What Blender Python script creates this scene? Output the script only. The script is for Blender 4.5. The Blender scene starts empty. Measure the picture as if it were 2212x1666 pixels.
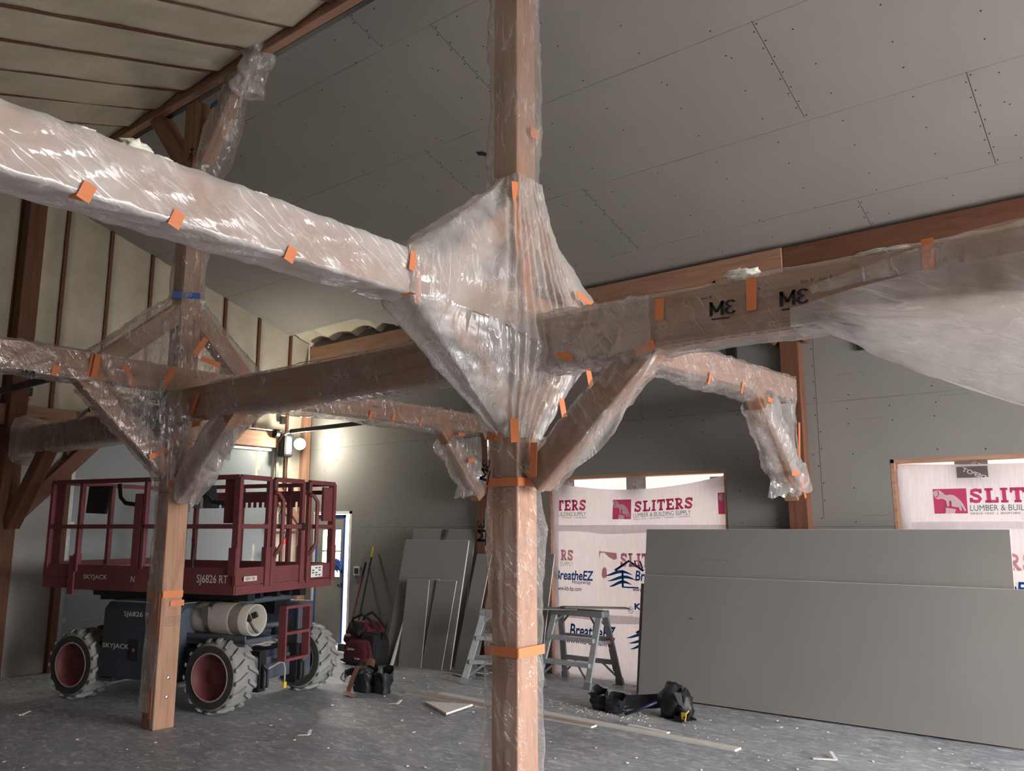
import bpy, bmesh, math, random
from mathutils import Vector, Matrix, noise
R = random.Random(7)
S = bpy.context.scene
COL = S.collection
V = Vector
pi = math.pi

# ---------------------------------------------------------------- camera, sky, exposure
cam_d = bpy.data.cameras.new('camera')
cam = bpy.data.objects.new('camera', cam_d); COL.objects.link(cam)
cam_d.sensor_width = 36.0; cam_d.lens = 36.0 * 1780 / 2212
cam_d.clip_start = 0.05; cam_d.clip_end = 300
cam.location = (0, 0, 1.7)
cam.rotation_euler = (math.radians(90 + 9.848), 0, math.radians(90 - 51.3615))
S.camera = cam
S.view_settings.view_transform = 'Standard'; S.view_settings.look = 'None'
S.view_settings.gamma = 1.0; S.view_settings.use_curve_mapping = False
S.view_settings.exposure = -0.15
S.cycles.max_bounces = 9; S.cycles.diffuse_bounces = 5; S.cycles.glossy_bounces = 4
S.cycles.transmission_bounces = 6; S.cycles.transparent_max_bounces = 24
S.cycles.adaptive_threshold = .02; S.cycles.sample_clamp_indirect = 6.0; S.cycles.caustics_reflective = False; S.cycles.caustics_refractive = False
W = bpy.data.worlds.new('sky'); S.world = W; W.use_nodes = True
bg = W.node_tree.nodes['Background']
bg.inputs['Color'].default_value = (1.0, 0.975, 0.96, 1); bg.inputs['Strength'].default_value = 24.0

def portal(name, loc, rot, sx, sy):
    l = bpy.data.lights.new(name, 'AREA'); l.shape = 'RECTANGLE'; l.size = sx; l.size_y = sy
    l.cycles.is_portal = True
    o = bpy.data.objects.new(name, l); COL.objects.link(o); o.location = loc; o.rotation_euler = rot
    return o
portal('daylight_big_door', (4.34, 4.9, 1.95), (0, math.radians(90), 0), 3.9, 5.4)
portal('daylight_open_bay', (2.95, 8.62, 1.1), (math.radians(-90), 0, 0), 1.4, 2.2)
portal('daylight_wrapped_opening', (-4.89, 8.62, 1.16), (math.radians(-90), 0, 0), 2.4, 2.4)
portal('daylight_wrapped_opening', (-0.9, 8.62, 1.16), (math.radians(-90), 0, 0), 2.4, 2.4)
portal('daylight_side_door', (-10.15, 8.62, 1.0), (math.radians(-90), 0, 0), 1.0, 2.0)

# ---------------------------------------------------------------- helpers
WL = {}
class MB:
    def __init__(s): s.v = []; s.f = []
    def add(s, vs, fs):
        n = len(s.v); s.v += [V(p) for p in vs]; s.f += [tuple(i + n for i in f) for f in fs]; return s
    def box(s, x0, x1, y0, y1, z0, z1):
        return s.add([(x0,y0,z0),(x1,y0,z0),(x1,y1,z0),(x0,y1,z0),(x0,y0,z1),(x1,y0,z1),(x1,y1,z1),(x0,y1,z1)],
                     [(0,3,2,1),(4,5,6,7),(0,1,5,4),(1,2,6,5),(2,3,7,6),(3,0,4,7)])
    def bar(s, a, b, w, h, up=(0,0,1)):
        a = V(a); b = V(b); d = (b - a).normalized(); u = V(up)
        if abs(d.dot(u)) > .98: u = V((0,1,0))
        r = d.cross(u).normalized(); u = r.cross(d)
        q = [(-w/2,-h/2),(w/2,-h/2),(w/2,h/2),(-w/2,h/2)]
        return s.add([p + r*i + u*j for p in (a, b) for i, j in q],
                     [(0,1,2,3),(7,6,5,4),(0,4,5,1),(1,5,6,2),(2,6,7,3),(3,7,4,0)])
    def tube(s, pts, r, n=10, cap=True):
        pts = [V(p) for p in pts]; m = len(pts); rs = r if isinstance(r, (list, tuple)) else [r]*m
        base = len(s.v); prev = None; vs = []
        for i, p in enumerate(pts):
            d = (pts[min(i+1, m-1)] - pts[max(i-1, 0)]).normalized()
            if prev is None:
                u = V((0,0,1)) if abs(d.z) < .9 else V((1,0,0))
            else: u = prev
            a = d.cross(u).normalized(); u = a.cross(d).normalized(); prev = u
            vs += [p + (a*math.cos(t*2*pi/n) + u*math.sin(t*2*pi/n))*rs[i] for t in range(n)]
        fs = [(i*n+t, i*n+(t+1) % n, (i+1)*n+(t+1) % n, (i+1)*n+t) for i in range(m-1) for t in range(n)]
        if cap: fs += [tuple(range(n-1, -1, -1)), tuple(range((m-1)*n, m*n))]
        return s.add(vs, fs)
    def lathe(s, prof, o, ax, n=32):           # prof: (along, radius)
        o = V(o); ax = V(ax).normalized(); u = V((0,0,1)) if abs(ax.z) < .9 else V((1,0,0))
        a = ax.cross(u).normalized(); u = a.cross(ax); vs = []
        for h, r in prof: vs += [o + ax*h + (a*math.cos(t*2*pi/n) + u*math.sin(t*2*pi/n))*r for t in range(n)]
        m = len(prof)
        return s.add(vs, [(i*n+t, i*n+(t+1) % n, (i+1)*n+(t+1) % n, (i+1)*n+t) for i in range(m-1) for t in range(n)])
    def prism(s, poly, fn, d0, d1):            # poly in 2D, fn(a,b,d)->point
        n = len(poly)
        return s.add([fn(a, b, d0) for a, b in poly] + [fn(a, b, d1) for a, b in poly],
                     [tuple(range(n)), tuple(range(2*n-1, n-1, -1))] + [(i, i+n, (i+1) % n+n, (i+1) % n) for i in range(n)])
    def grid(s, fn, nu, nv, closed=False):
        vs = [fn(i/nu, j/nv) for j in range(nv+1) for i in range(nu + (0 if closed else 1))]
        m = nu if closed else nu+1
        return s.add(vs, [(j*m+i, j*m+(i+1) % m, (j+1)*m+(i+1) % m, (j+1)*m+i) for j in range(nv) for i in range(nu)])
    def blob(s, c, rad, seed=0, amp=.3, sub=2, freq=2.0):
        bm = bmesh.new(); bmesh.ops.create_icosphere(bm, subdivisions=sub, radius=1); bm.verts.ensure_lookup_table()
        vs = [V((v.co.x*rad[0], v.co.y*rad[1], v.co.z*rad[2]))*(1+amp*noise.noise(v.co*freq+V((seed*3.1, seed, 0)))) + V(c) for v in bm.verts]
        fs = [tuple(v.index for v in f.verts) for f in bm.faces]; bm.free()
        return s.add(vs, fs)

def build(name, mb, mat, parent=None, local=False, smooth=False, bevel=0, keep=False):
    """one mesh object; world coordinates unless local (then in the parent's own frame)"""
    vs = mb.v
    if local: org = V((0,0,0))
    else:
        xs = [p.x for p in vs]; ys = [p.y for p in vs]; zs = [p.z for p in vs]
        org = V(((min(xs)+max(xs))/2, (min(ys)+max(ys))/2, min(zs)))
    me = bpy.data.meshes.new(name); me.from_pydata([tuple(p-org) for p in vs], [], mb.f)
    me.materials.append(mat)
    bm = bmesh.new(); bm.from_mesh(me)
    if not keep: bmesh.ops.recalc_face_normals(bm, faces=bm.faces)
    for f in bm.faces: f.smooth = smooth
    bm.to_mesh(me); bm.free(); me.update()
    o = bpy.data.objects.new(name, me); COL.objects.link(o)
    if parent is not None:
        o.parent = parent; o.location = org if local else org - WL.get(parent.name, V((0,0,0)))
    else: o.location = org
    WL[o.name] = V(org) if not local else V((0,0,0))
    if bevel:
        b = o.modifiers.new('bevel', 'BEVEL'); b.width = bevel; b.segments = 2; b.limit_method = 'ANGLE'; b.angle_limit = .6
    return o
def tag(o, label, cat, group=None, kind=None):
    o['label'] = label; o['category'] = cat
    if group: o['group'] = group
    if kind: o['kind'] = kind
    return o
def thing(name, label, cat, loc=(0,0,0), rz=0, group=None):
    o = bpy.data.objects.new(name, None); COL.objects.link(o); o.location = loc; o.rotation_euler = (0,0,rz)
    o.empty_display_size = .1; WL[o.name] = V(loc)
    return tag(o, label, cat, group)
def struct(name, mb, mat, **k):
    o = build(name, mb, mat, **k); o['kind'] = 'structure'; return o
def dup(root, loc=None, rz=None, label=None):
    c = root.copy(); COL.objects.link(c)
    if loc is not None: c.location = loc
    if rz is not None: c.rotation_euler = (0,0,rz)
    if label: c['label'] = label
    for ch in root.children:
        d = ch.copy(); COL.objects.link(d); d.parent = c
        for g in ch.children:
            e = g.copy(); COL.objects.link(e); e.parent = d
    return c

# ---------------------------------------------------------------- materials
class NT:
    def __init__(s, name):
        s.m = bpy.data.materials.new(name); s.m.use_nodes = True; s.t = s.m.node_tree
        s.t.nodes.clear(); s.out = s.n('ShaderNodeOutputMaterial')
    def n(s, typ, **kw):
        d = s.t.nodes.new(typ)
        for k, v in kw.items():
            if k[0] == '_': setattr(d, k[1:], v)
            else:
                key = k.replace('__', ' ')
                inp = d.inputs[int(key[1:])] if key[0] == 'i' and key[1:].isdigit() else d.inputs[key]
                if isinstance(v, bpy.types.NodeSocket): s.t.links.new(v, inp)
                else: inp.default_value = v
        return d
    def ramp(s, fac, stops):
        r = s.n('ShaderNodeValToRGB', Fac=fac); e = r.color_ramp.elements
        while len(e) < len(stops): e.new(.5)
        for q, (p, c) in zip(e, stops): q.position = p; q.color = c if len(c) == 4 else (*c, 1)
        return r.outputs['Color']
    def math(s, op, a, b=0.0, c=None):
        d = s.n('ShaderNodeMath', _operation=op, i0=a, i1=b)
        if c is not None: d.inputs[2].default_value = c
        return d.outputs[0]
    def mix(s, fac, a, b):
        return s.n('ShaderNodeMix', _data_type='RGBA', i0=fac, i6=a, i7=b).outputs[2]
    def mixs(s, fac, a, b):
        return s.n('ShaderNodeMixShader', i0=fac, i1=a, i2=b).outputs[0]
    def coord(s, scale=(1,1,1), which='Object', rot=(0,0,0)):
        src = s.n('ShaderNodeNewGeometry').outputs['Position'] if which == 'World' else s.n('ShaderNodeTexCoord').outputs[which]
        return s.n('ShaderNodeMapping', Vector=src, Scale=scale, Rotation=rot).outputs[0]
    def noise(s, vec, scale, detail=4, rough=.55, dist=0):
        return s.n('ShaderNodeTexNoise', Vector=vec, Scale=scale, Detail=detail, Roughness=rough, Distortion=dist).outputs['Fac']
    def bump(s, h, strength=.3, dist=.01):
        return s.n('ShaderNodeBump', Height=h, Strength=strength, Distance=dist).outputs[0]
    def princ(s, col, rough=.6, metal=0.0, normal=None, spec=.4):
        p = s.n('ShaderNodeBsdfPrincipled', Roughness=rough, Metallic=metal)
        p.inputs['Specular IOR Level'].default_value = spec
        if isinstance(col, bpy.types.NodeSocket): s.t.links.new(col, p.inputs['Base Color'])
        else: p.inputs['Base Color'].default_value = (*col, 1)
        if normal is not None: s.t.links.new(normal, p.inputs['Normal'])
        s.done(p.outputs[0]); return s.m
    def done(s, sh): s.t.links.new(sh, s.out.inputs['Surface']); return s.m

def plain(name, c, rough=.6, metal=0, var=.12, scale=8, bump=.0, spec=.4):
    t = NT(name); co = t.coord(); nz = t.noise(co, scale, 5)
    lo = tuple(x*(1-var) for x in c); hi = tuple(min(1, x*(1+var)) for x in c)
    return t.princ(t.ramp(nz, [(.3, lo), (.7, hi)]), rough, metal, t.bump(nz, bump, .01) if bump else None, spec)

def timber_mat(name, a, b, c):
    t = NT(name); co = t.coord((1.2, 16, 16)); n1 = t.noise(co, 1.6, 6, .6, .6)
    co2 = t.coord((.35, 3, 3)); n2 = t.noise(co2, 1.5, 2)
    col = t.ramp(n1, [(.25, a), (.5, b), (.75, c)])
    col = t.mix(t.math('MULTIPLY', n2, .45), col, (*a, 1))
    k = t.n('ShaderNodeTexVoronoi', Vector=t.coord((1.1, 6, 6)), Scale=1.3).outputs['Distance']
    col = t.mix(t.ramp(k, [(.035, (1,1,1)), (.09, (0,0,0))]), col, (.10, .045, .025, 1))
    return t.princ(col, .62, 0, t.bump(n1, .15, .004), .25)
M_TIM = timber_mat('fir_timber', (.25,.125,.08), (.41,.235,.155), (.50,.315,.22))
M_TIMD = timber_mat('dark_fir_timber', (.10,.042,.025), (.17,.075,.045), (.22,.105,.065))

def drywall_mat(name, world=True, axis='wall', c=(.36,.345,.33)):
    t = NT(name); co = t.coord((1,1,1), 'World')
    nz = t.noise(co, 1.1, 3); fine = t.noise(co, 90, 2)
    col = t.ramp(nz, [(.3, tuple(x*.95 for x in c)), (.7, tuple(x*1.05 for x in c))])
    if axis:
        sep = t.n('ShaderNodeSeparateXYZ', Vector=co)
        if axis == 'ceiling':                      # rows run along x, butt joints along the slope
            u, w = t.math('ADD', sep.outputs['X'], 14.39), t.math('SUBTRACT', sep.outputs['Y'], 1.068)
            bw, rh, off = 900.0, 1.116, 0.0
        else:
            u, w = t.math('ADD', sep.outputs['X'], 21.9), t.math('ADD', sep.outputs['Z'], .72)
            bw, rh, off = 900.0, 1.22, 0.0
        b = t.n('ShaderNodeTexBrick', Vector=t.n('ShaderNodeCombineXYZ', X=u, Y=w).outputs[0], Scale=1.0)
        b.offset = off; b.offset_frequency = 2
        for k, v in (('Mortar Size', .0022), ('Mortar Smooth', 0.0), ('Brick Width', bw), ('Row Height', rh)): b.inputs[k].default_value = v
        seam = t.math('MULTIPLY', b.outputs['Fac'], t.ramp(t.noise(co, 1.7, 2), [(.35, (.25,)*3), (.6, (1,)*3)]))
        col = t.mix(seam, col, (.07,.06,.055,1))
    return t.princ(col, .85, 0, t.bump(fine, .05, .002), .2)
M_DW = drywall_mat('grey_drywall_paper', axis='wall', c=(.225,.214,.203))
M_DC = drywall_mat('grey_drywall_ceiling', axis='ceiling', c=(.30,.28,.266))
M_SHEET = drywall_mat('grey_drywall_sheet', axis=None, c=(.205,.194,.185))
M_GYP = plain('white_gypsum_edge', (.70,.68,.65), .9, 0, .1, 40)
M_BROWNPAPER = plain('brown_backing_paper', (.36,.27,.20), .9, 0, .15, 12)
M_HOLE = plain('black_screw_head', (.015,.014,.014), .6)

def foam_mat():
    t = NT('spray_foam'); co = t.coord((1,1,1), 'World'); a = t.noise(co, 2.2, 5, .6); b = t.noise(co, 26, 5, .65, .4)
    col = t.ramp(a, [(.3, (.43,.385,.30)), (.7, (.57,.52,.42))])
    return t.princ(col, .8, 0, t.bump(t.math('ADD', a, t.math('MULTIPLY', b, .35)), .5, .03), .25)
M_FOAM = foam_mat()
M_FOAMW = plain('pale_foam_scrap', (.82,.81,.70), .85, 0, .1, 30, .3)

def concrete():
    t = NT('dusty_concrete'); co = t.coord((1,1,1), 'World'); co2 = t.coord((1.0,2.3,1), 'World', (0,0,.5))
    a = t.noise(co, .9, 7, .62, .5); b = t.noise(co2, 7, 8, .7, 1.2); d = t.noise(co, 60, 3)
    col = t.ramp(a, [(.3, (.19,.208,.24)), (.5, (.29,.31,.34)), (.72, (.41,.425,.45))])
    dust = t.ramp(b, [(.50, (0,0,0)), (.66, (1,1,1))])
    col = t.mix(t.math('MULTIPLY', dust, .7), col, (.74,.735,.73,1))
    dark = t.ramp(t.noise(co2, 3.3, 6, .7, 2), [(.32, (1,1,1)), (.47, (0,0,0))])
    col = t.mix(t.math('MULTIPLY', dark, .75), col, (.17,.17,.185,1))
    # two heavy dust scuffs with a shape of their own
    for (cx, cy, sx, sy) in ((-4.75, 3.42, .55, .13), (-4.2, 6.85, .55, .22)):
        m = t.n('ShaderNodeMapping', Vector=t.n('ShaderNodeNewGeometry').outputs['Position'], Location=(-cx/sx, -cy/sy, 0), Scale=(1/sx, 1/sy, 0)).outputs[0]
        ln = t.n('ShaderNodeVectorMath', _operation='LENGTH', i0=m).outputs['Value']
        k = t.math('MULTIPLY', t.ramp(ln, [(.2, (1,1,1)), (1.0, (0,0,0))]), t.ramp(t.noise(co2, 14, 6, .75, 2), [(.42, (0,0,0)), (.6, (1,1,1))]))
        col = t.mix(k, col, (.72,.71,.69,1))
    return t.princ(col, t.ramp(a, [(.3, (.42,)*3), (.7, (.7,)*3)]), 0, t.bump(t.math('ADD', b, t.math('MULTIPLY', d, .3)), .12, .006), .4)
M_FLOOR = concrete()

def film_mat(name, milk, line=.3, d=(0,0,1), tint=(.96,.925,.905), gloss=.11, bump=.6, thru=.45):
    t = NT(name); co = t.coord((1,1,1), 'World')
    D = V(d).normalized(); A = D.orthogonal().normalized(); B = D.cross(A)
    def dots(sa, sd):
        o = [t.math('MULTIPLY', t.n('ShaderNodeVectorMath', _operation='DOT_PRODUCT', i0=co, i1=tuple(q)).outputs['Value'], k) for q, k in ((A, sa), (B, sa), (D, sd))]
        return t.n('ShaderNodeCombineXYZ', X=o[0], Y=o[1], Z=o[2]).outputs[0]
    def ridge(n, w): return t.n('ShaderNodeMapRange', Value=t.math('ABSOLUTE', t.math('SUBTRACT', n, .5)), i1=0.0, i2=w, i3=1.0, i4=0.0).outputs[0]
    big = t.noise(co, 2.6, 3, .5, .4)
    fold = t.noise(dots(11, 1.1), 1.0, 3, .5, .5)
    fine = t.noise(dots(34, 7), 1.0, 3, .55, 1.0)
    patch = t.ramp(t.noise(co, 3.4, 2), [(.48, (0,)*3), (.62, (1,)*3)])
    r1 = t.math('MULTIPLY', ridge(fold, .022), t.ramp(big, [(.42, (.12,)*3), (.58, (1,)*3)]))
    r2 = t.math('MULTIPLY', ridge(fine, .03), patch)
    h = t.math('ADD', t.math('MULTIPLY', fold, 1.5), t.math('ADD', t.math('MULTIPLY', t.math('MULTIPLY', fine, patch), .8), t.math('MULTIPLY', r1, .2)))
    nr = t.bump(h, bump, .03)
    fm = t.n('ShaderNodeMapRange', Value=big, i1=.3, i2=.72, i3=milk*.6, i4=milk*1.5).outputs[0]
    fm = t.math('ADD', fm, t.math('ADD', t.math('MULTIPLY', r1, line), t.math('MULTIPLY', r2, line*.6)))
    lw = t.n('ShaderNodeLayerWeight', Blend=.5, Normal=nr).outputs['Facing']
    fm = t.math('MINIMUM', t.math('ADD', fm, t.math('MULTIPLY', t.math('POWER', lw, 3.0), .35)), .9)
    tr = t.n('ShaderNodeBsdfTransparent', Color=(*tint, 1)).outputs[0]
    df = t.n('ShaderNodeBsdfDiffuse', Color=(.90,.88,.87,1), Normal=nr).outputs[0]
    tl = t.n('ShaderNodeBsdfTranslucent', Color=(.90,.88,.87,1), Normal=nr).outputs[0]
    m1 = t.mixs(fm, tr, t.mixs(thru, df, tl))
    gl = t.n('ShaderNodeBsdfGlossy', Color=(1,1,1,1), Roughness=.11, Normal=nr).outputs[0]
    g = t.math('ADD', t.math('MULTIPLY', t.math('POWER', lw, 3.0), .6), gloss)
    return t.done(t.mixs(g, m1, gl))
M_FILM = film_mat('clear_film', .18, .42, gloss=.09, bump=.5)
M_FILMX = film_mat('beam_film', .20, .36, (.35,.35,-.6))
M_FILMT = film_mat('tight_film', .12, .3, (.5,0,-.7))
M_FILMM = film_mat('milky_film', .36, .3)
M_FILMW = film_mat('washed_film', .42, .36, (0,.82,-.5), gloss=.06, bump=.16, thru=.2)
M_FILMP = film_mat('post_film', .10, .34, (.5,.5,-.75), gloss=.015, bump=.6)
M_FILMC = film_mat('cone_film', .42, .5, gloss=.09, bump=.45, thru=.35)
M_FILMD = film_mat('drape_film', .55, .25, (.85,.0,-.35), gloss=.09, bump=.4, thru=.6)
M_TAPE = plain('orange_tape', (.62,.20,.08), .55, 0, .06)
M_BTAPE = plain('blue_tape', (.035,.10,.33), .55, 0, .06)
M_INK = plain('black_ink', (.012,.012,.014), .6)
M_INKG = plain('grey_ink', (.16,.15,.15), .6)

def wrap_mat(name, c, tr=.66, thru=.92):
    t = NT(name); co = t.coord((60, 60, 5)); nz = t.noise(co, 1.0, 3); big = t.noise(t.coord(), 1.3, 3)
    col = t.ramp(nz, [(.35, tuple(x*.93 for x in c)), (.6, c)])
    n = t.bump(t.math('ADD', t.math('MULTIPLY', nz, .25), big), .35, .03)
    d = t.n('ShaderNodeBsdfDiffuse', Color=col, Normal=n).outputs[0]; q = t.n('ShaderNodeBsdfTranslucent', Color=t.mix(1-thru, col, (0,0,0,1)), Normal=n).outputs[0]
    return t.done(t.mixs(tr, d, q))
M_WRAP = wrap_mat('white_housewrap', (.82,.795,.825))
M_WRAPO = wrap_mat('outer_housewrap', (.90,.85,.82), thru=.46)
def ink_wrap(name, c):
    t = NT(name); d = t.n('ShaderNodeBsdfDiffuse', Color=(*c, 1)).outputs[0]; q = t.n('ShaderNodeBsdfTranslucent', Color=(*(x*.8 for x in c), 1)).outputs[0]
    return t.done(t.mixs(.6, d, q))
M_RED = ink_wrap('magenta_print', (.62,.09,.20)); M_REDF = ink_wrap('faded_magenta_print', (.66,.34,.38))
M_GRN = ink_wrap('green_print', (.09,.22,.15)); M_BLK = ink_wrap('black_print', (.06,.05,.05))
M_BLU = ink_wrap('blue_print', (.012,.085,.26)); M_NAVY = ink_wrap('navy_print', (.012,.03,.11)); M_GREYP = ink_wrap('grey_print', (.22,.19,.19))
M_GRNF = ink_wrap('faded_green_print', (.45,.50,.46)); M_WHT = ink_wrap('white_print', (.98,.94,.94))

M_LRED = plain('lift_red_paint', (.165,.046,.050), .58, 0, .12, 5, .02)
M_LBLUE = plain('lift_dark_blue_paint', (.035,.045,.062), .38, 0, .2, 4)
M_LBLUE2 = plain('lift_slate_paint', (.075,.088,.115), .4, 0, .15, 4)
M_BLACK = plain('black_plastic', (.014,.014,.016), .45)
M_DECK = plain('dusty_deck', (.30,.27,.24), .8, 0, .2, 6)
M_RUB = plain('dusty_tyre_rubber', (.26,.26,.25), .9, 0, .25, 7, .25)
M_RUBD = plain('dark_tyre_wall', (.045,.043,.042), .8, 0, .2, 9)
M_TANK = plain('cream_tank_paint', (.50,.47,.41), .35, 0, .08, 6)
M_STEEL = plain('steel', (.42,.43,.44), .35, .9, .1)
M_GALV = plain('galvanised_track', (.36,.37,.37), .45, .8, .15)
M_DTRK = plain('dark_track', (.07,.08,.08), .5, .3, .1)
M_ALU = plain('aluminium', (.42,.45,.47), .45, .55, .12, 20)
M_ALUD = plain('grey_ladder_rail', (.20,.20,.21), .6, .2, .12, 20)
M_WDOOR = plain('white_garage_door', (.24,.26,.275), .5, 0, .03, 2)
M_DOOR = plain('film_covered_door', (.30,.29,.26), .4, 0, .08, 3)
M_WHITE = plain('white_paint', (.78,.78,.76), .5, 0, .05)
M_LETTER = plain('white_lettering', (.72,.70,.68), .5, 0, .05)
M_BAGR = plain('red_bag_cloth', (.085,.010,.016), .85, 0, .25, 30, .3)
M_BAGB = plain('black_bag_cloth', (.010,.010,.013), .85, 0, .3, 30, .3)
M_LEATHB = plain('black_leather', (.014,.015,.019), .5, 0, .3, 20, .2)
M_LEATHN = plain('tan_leather', (.34,.17,.11), .65, 0, .15, 14)
M_YEL = plain('yellow_plastic', (.62,.42,.05), .5)
M_BLUEH = plain('blue_handle', (.012,.016,.05), .4)
M_PAN = plain('brown_wood_handle', (.16,.03,.025), .5)
M_FLTRED = plain('red_sticker', (.30,.05,.04), .5)
t_ = NT('lamp_glow'); M_LAMP = t_.done(t_.n('ShaderNodeEmission', Color=(.92,.98,1,1), Strength=90).outputs[0])
t_ = NT('red_indicator'); M_REDL = t_.done(t_.n('ShaderNodeEmission', Color=(1,.05,.03,1), Strength=2.5).outputs[0])
t_ = NT('door_glass'); M_GLASS = t_.done(t_.mixs(.08, t_.n('ShaderNodeBsdfTransparent', Color=(.95,.96,.97,1)).outputs[0], t_.n('ShaderNodeBsdfGlossy', Roughness=.05).outputs[0]))
M_GROUND = plain('pale_gravel', (.40,.38,.36), .9, 0, .2, 2)

# ---------------------------------------------------------------- lettering
def text2d(txt, bold=0.0):
    c = bpy.data.curves.new('t', 'FONT'); c.body = txt; c.resolution_u = 3; c.offset = bold
    o = bpy.data.objects.new('t', c); COL.objects.link(o)
    dg = bpy.context.evaluated_depsgraph_get(); me = bpy.data.meshes.new_from_object(o.evaluated_get(dg))
    vs = [(v.co.x, v.co.y) for v in me.vertices]; fs = [tuple(p.vertices) for p in me.polygons]
    bpy.data.objects.remove(o); bpy.data.curves.remove(c); bpy.data.meshes.remove(me)
    x0 = min(a for a, b in vs); x1 = max(a for a, b in vs); y0 = min(b for a, b in vs); y1 = max(b for a, b in vs)
    return [((a-x0)/(x1-x0), (b-y0)/max(y1-y0, 1e-6)) for a, b in vs], fs
def flat(vs, fs, fn, u0, v0, w, h, shear=0, mirror=False, rot=0, tilt=0):
    out = []
    for a, b in vs:
        if mirror: a = 1-a
        x = a*w + b*h*shear; y = b*h + a*w*tilt
        c, s = math.cos(rot), math.sin(rot)
        out.append(fn(u0 + x*c - y*s, v0 + x*s + y*c))
    return MB().add(out, fs)
def lettering(txt, fn, u0, v0, w, h, mat, parent, local=False, name='lettering', bold=.02, **k):
    vs, fs = text2d(txt, bold)
    return build(name, flat(vs, fs, fn, u0, v0, w, h, **k), mat, parent, local=local, keep=True)
def plane(o, U, Vv):
    o, U, Vv = V(o), V(U), V(Vv)
    return lambda u, v: o + U*u + Vv*v
def stroke(pts, w):
    vs, fs = [], []; n = len(pts)
    P = [V((a, b)) for a, b in pts]
    for i, p in enumerate(P):
        d = P[min(i+1, n-1)] - P[max(i-1, 0)]; d.normalize(); q = V((-d.y, d.x))*w/2
        vs += [tuple(p+q), tuple(p-q)]
    return vs, [(2*i, 2*i+1, 2*i+3, 2*i+2) for i in range(n-1)]
def join2(parts):
    vs, fs = [], []
    for a, b in parts:
        n = len(vs); vs += a; fs += [tuple(i+n for i in f) for f in b]
    return vs, fs
def slab(letters):                            # slab-serif capitals in a 0..1 box
    G = {'S': [([(.84,.70),(.78,.86),(.52,.91),(.25,.84),(.22,.66),(.42,.55),(.66,.45),(.80,.28),(.68,.11),(.46,.09),(.24,.15),(.16,.32)], .2), ([(.86,.98),(.86,.66)], .1), ([(.13,.02),(.13,.36)], .1)],
         'L': [([(.32,0),(.32,1)], .24), ([(.06,.93),(.62,.93)], .14), ([(.06,.08),(.94,.08)], .16), ([(.88,.0),(.88,.38)], .14)],
         'I': [([(.5,0),(.5,1)], .34), ([(.1,.93),(.9,.93)], .14), ([(.1,.07),(.9,.07)], .14)],
         'T': [([(.5,0),(.5,1)], .24), ([(.04,.91),(.96,.91)], .18), ([(.10,.66),(.10,1)], .13), ([(.90,.66),(.90,1)], .13), ([(.26,.07),(.74,.07)], .14)],
         'E': [([(.30,0),(.30,1)], .24), ([(.05,.92),(.92,.92)], .16), ([(.05,.08),(.95,.08)], .16), ([(.3,.5),(.66,.5)], .15), ([(.86,.68),(.86,1)], .13), ([(.89,0),(.89,.34)], .13), ([(.66,.36),(.66,.64)], .1)],
         'R': [([(.28,0),(.28,1)], .22), ([(.05,.92),(.55,.92),(.74,.84),(.78,.72),(.72,.56),(.52,.48),(.28,.48)], .17), ([(.46,.48),(.82,.06)], .2), ([(.05,.07),(.5,.07)], .14), ([(.7,.07),(.98,.07)], .14)]}
    parts = []; x = 0; wd = {'I': .62}
    for ch in letters:
        w = wd.get(ch, 1.0)
        for pts, th in G[ch]:
            vs, fs = stroke(pts, th*1.22); parts.append(([(x + a*w, b) for a, b in vs], fs))
        x += w + .06
    vs, fs = join2(parts); L = x - .06
    return [(a/L, b) for a, b in vs], fs

# ================================================================= SETTING
XL, XR, YF, YW = -10.8, 4.2, -0.35, 8.3
def rz_(y): return 4.6 + .309*(8.3-y)          # underside of the drywall slope
def lz_(y): return 5.97 + .309*(y-3.88)        # underside of the foam slope

struct('ground', MB().box(-40, 40, -40, 50, -.35, -.3), M_GROUND)
struct('floor', MB().box(XL-.2, XR+.15, YF-.2, YW+.35, -.2, 0), M_FLOOR)

# window wall with three openings
OPEN = [(-10.62, -9.72, 1.96), (-6.05, -3.72, 2.325), (-2.07, .27, 2.34), (2.25, 3.65, 2.2)]
w = MB(); x = XL
for a, b, h in OPEN:
    w.box(x, a, YW, YW+.16, 0, 4.75); w.box(a, b, YW, YW+.16, h, 4.75); x = b
w.box(x, XR, YW, YW+.16, 0, 4.75)
wall_b = struct('wall_back', w, M_DW)
# screws in the wall board
def disc(mb, c, n, r=.007, k=7):
    n = V(n).normalized(); u = n.orthogonal().normalized(); q = n.cross(u)
    mb.add([V(c) + n*.0015 + (u*math.cos(i*2*pi/k) + q*math.sin(i*2*pi/k))*r for i in range(k)], [tuple(range(k))])
sc = MB()
i = 0
while XL + .3 + i*.385 < 2.2:
    x0 = XL + .3 + i*.385; i += 1
    for z0 in (.5, .72, 1.02, 1.34, 1.66, 1.78, 2.1, 2.42, 2.72, 2.88, 3.0, 3.32, 3.66, 4.0):
        z = z0 + R.uniform(-.04, .04); xx = x0 + R.uniform(-.015, .015)
        if R.random() < .3: continue
        if any(a-.03 < xx < b+.03 and z < h+.03 for a, b, h in OPEN): continue
        disc(sc, (xx, YW, z), (0,-1,0))
for xb, z0, z1 in ((-10.39, 1.75, 2.92), (-4.72, 2.95, 4.1), (-2.99, 1.8, 2.9), (-2.72, 1.8, 4.2)):
    sc.add([(xb-.0015,YW-.001,z0),(xb+.0015,YW-.001,z0),(xb+.0015,YW-.001,z1),(xb-.0015,YW-.001,z1)], [(0,1,2,3)])
    for k in range(int((z1-z0)/.17)): disc(sc, (xb + R.choice((-.02, .02)), YW, z0 + k*.17), (0,-1,0))
build('screw_pattern', sc, M_HOLE, wall_b)
pr = MB()
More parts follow.
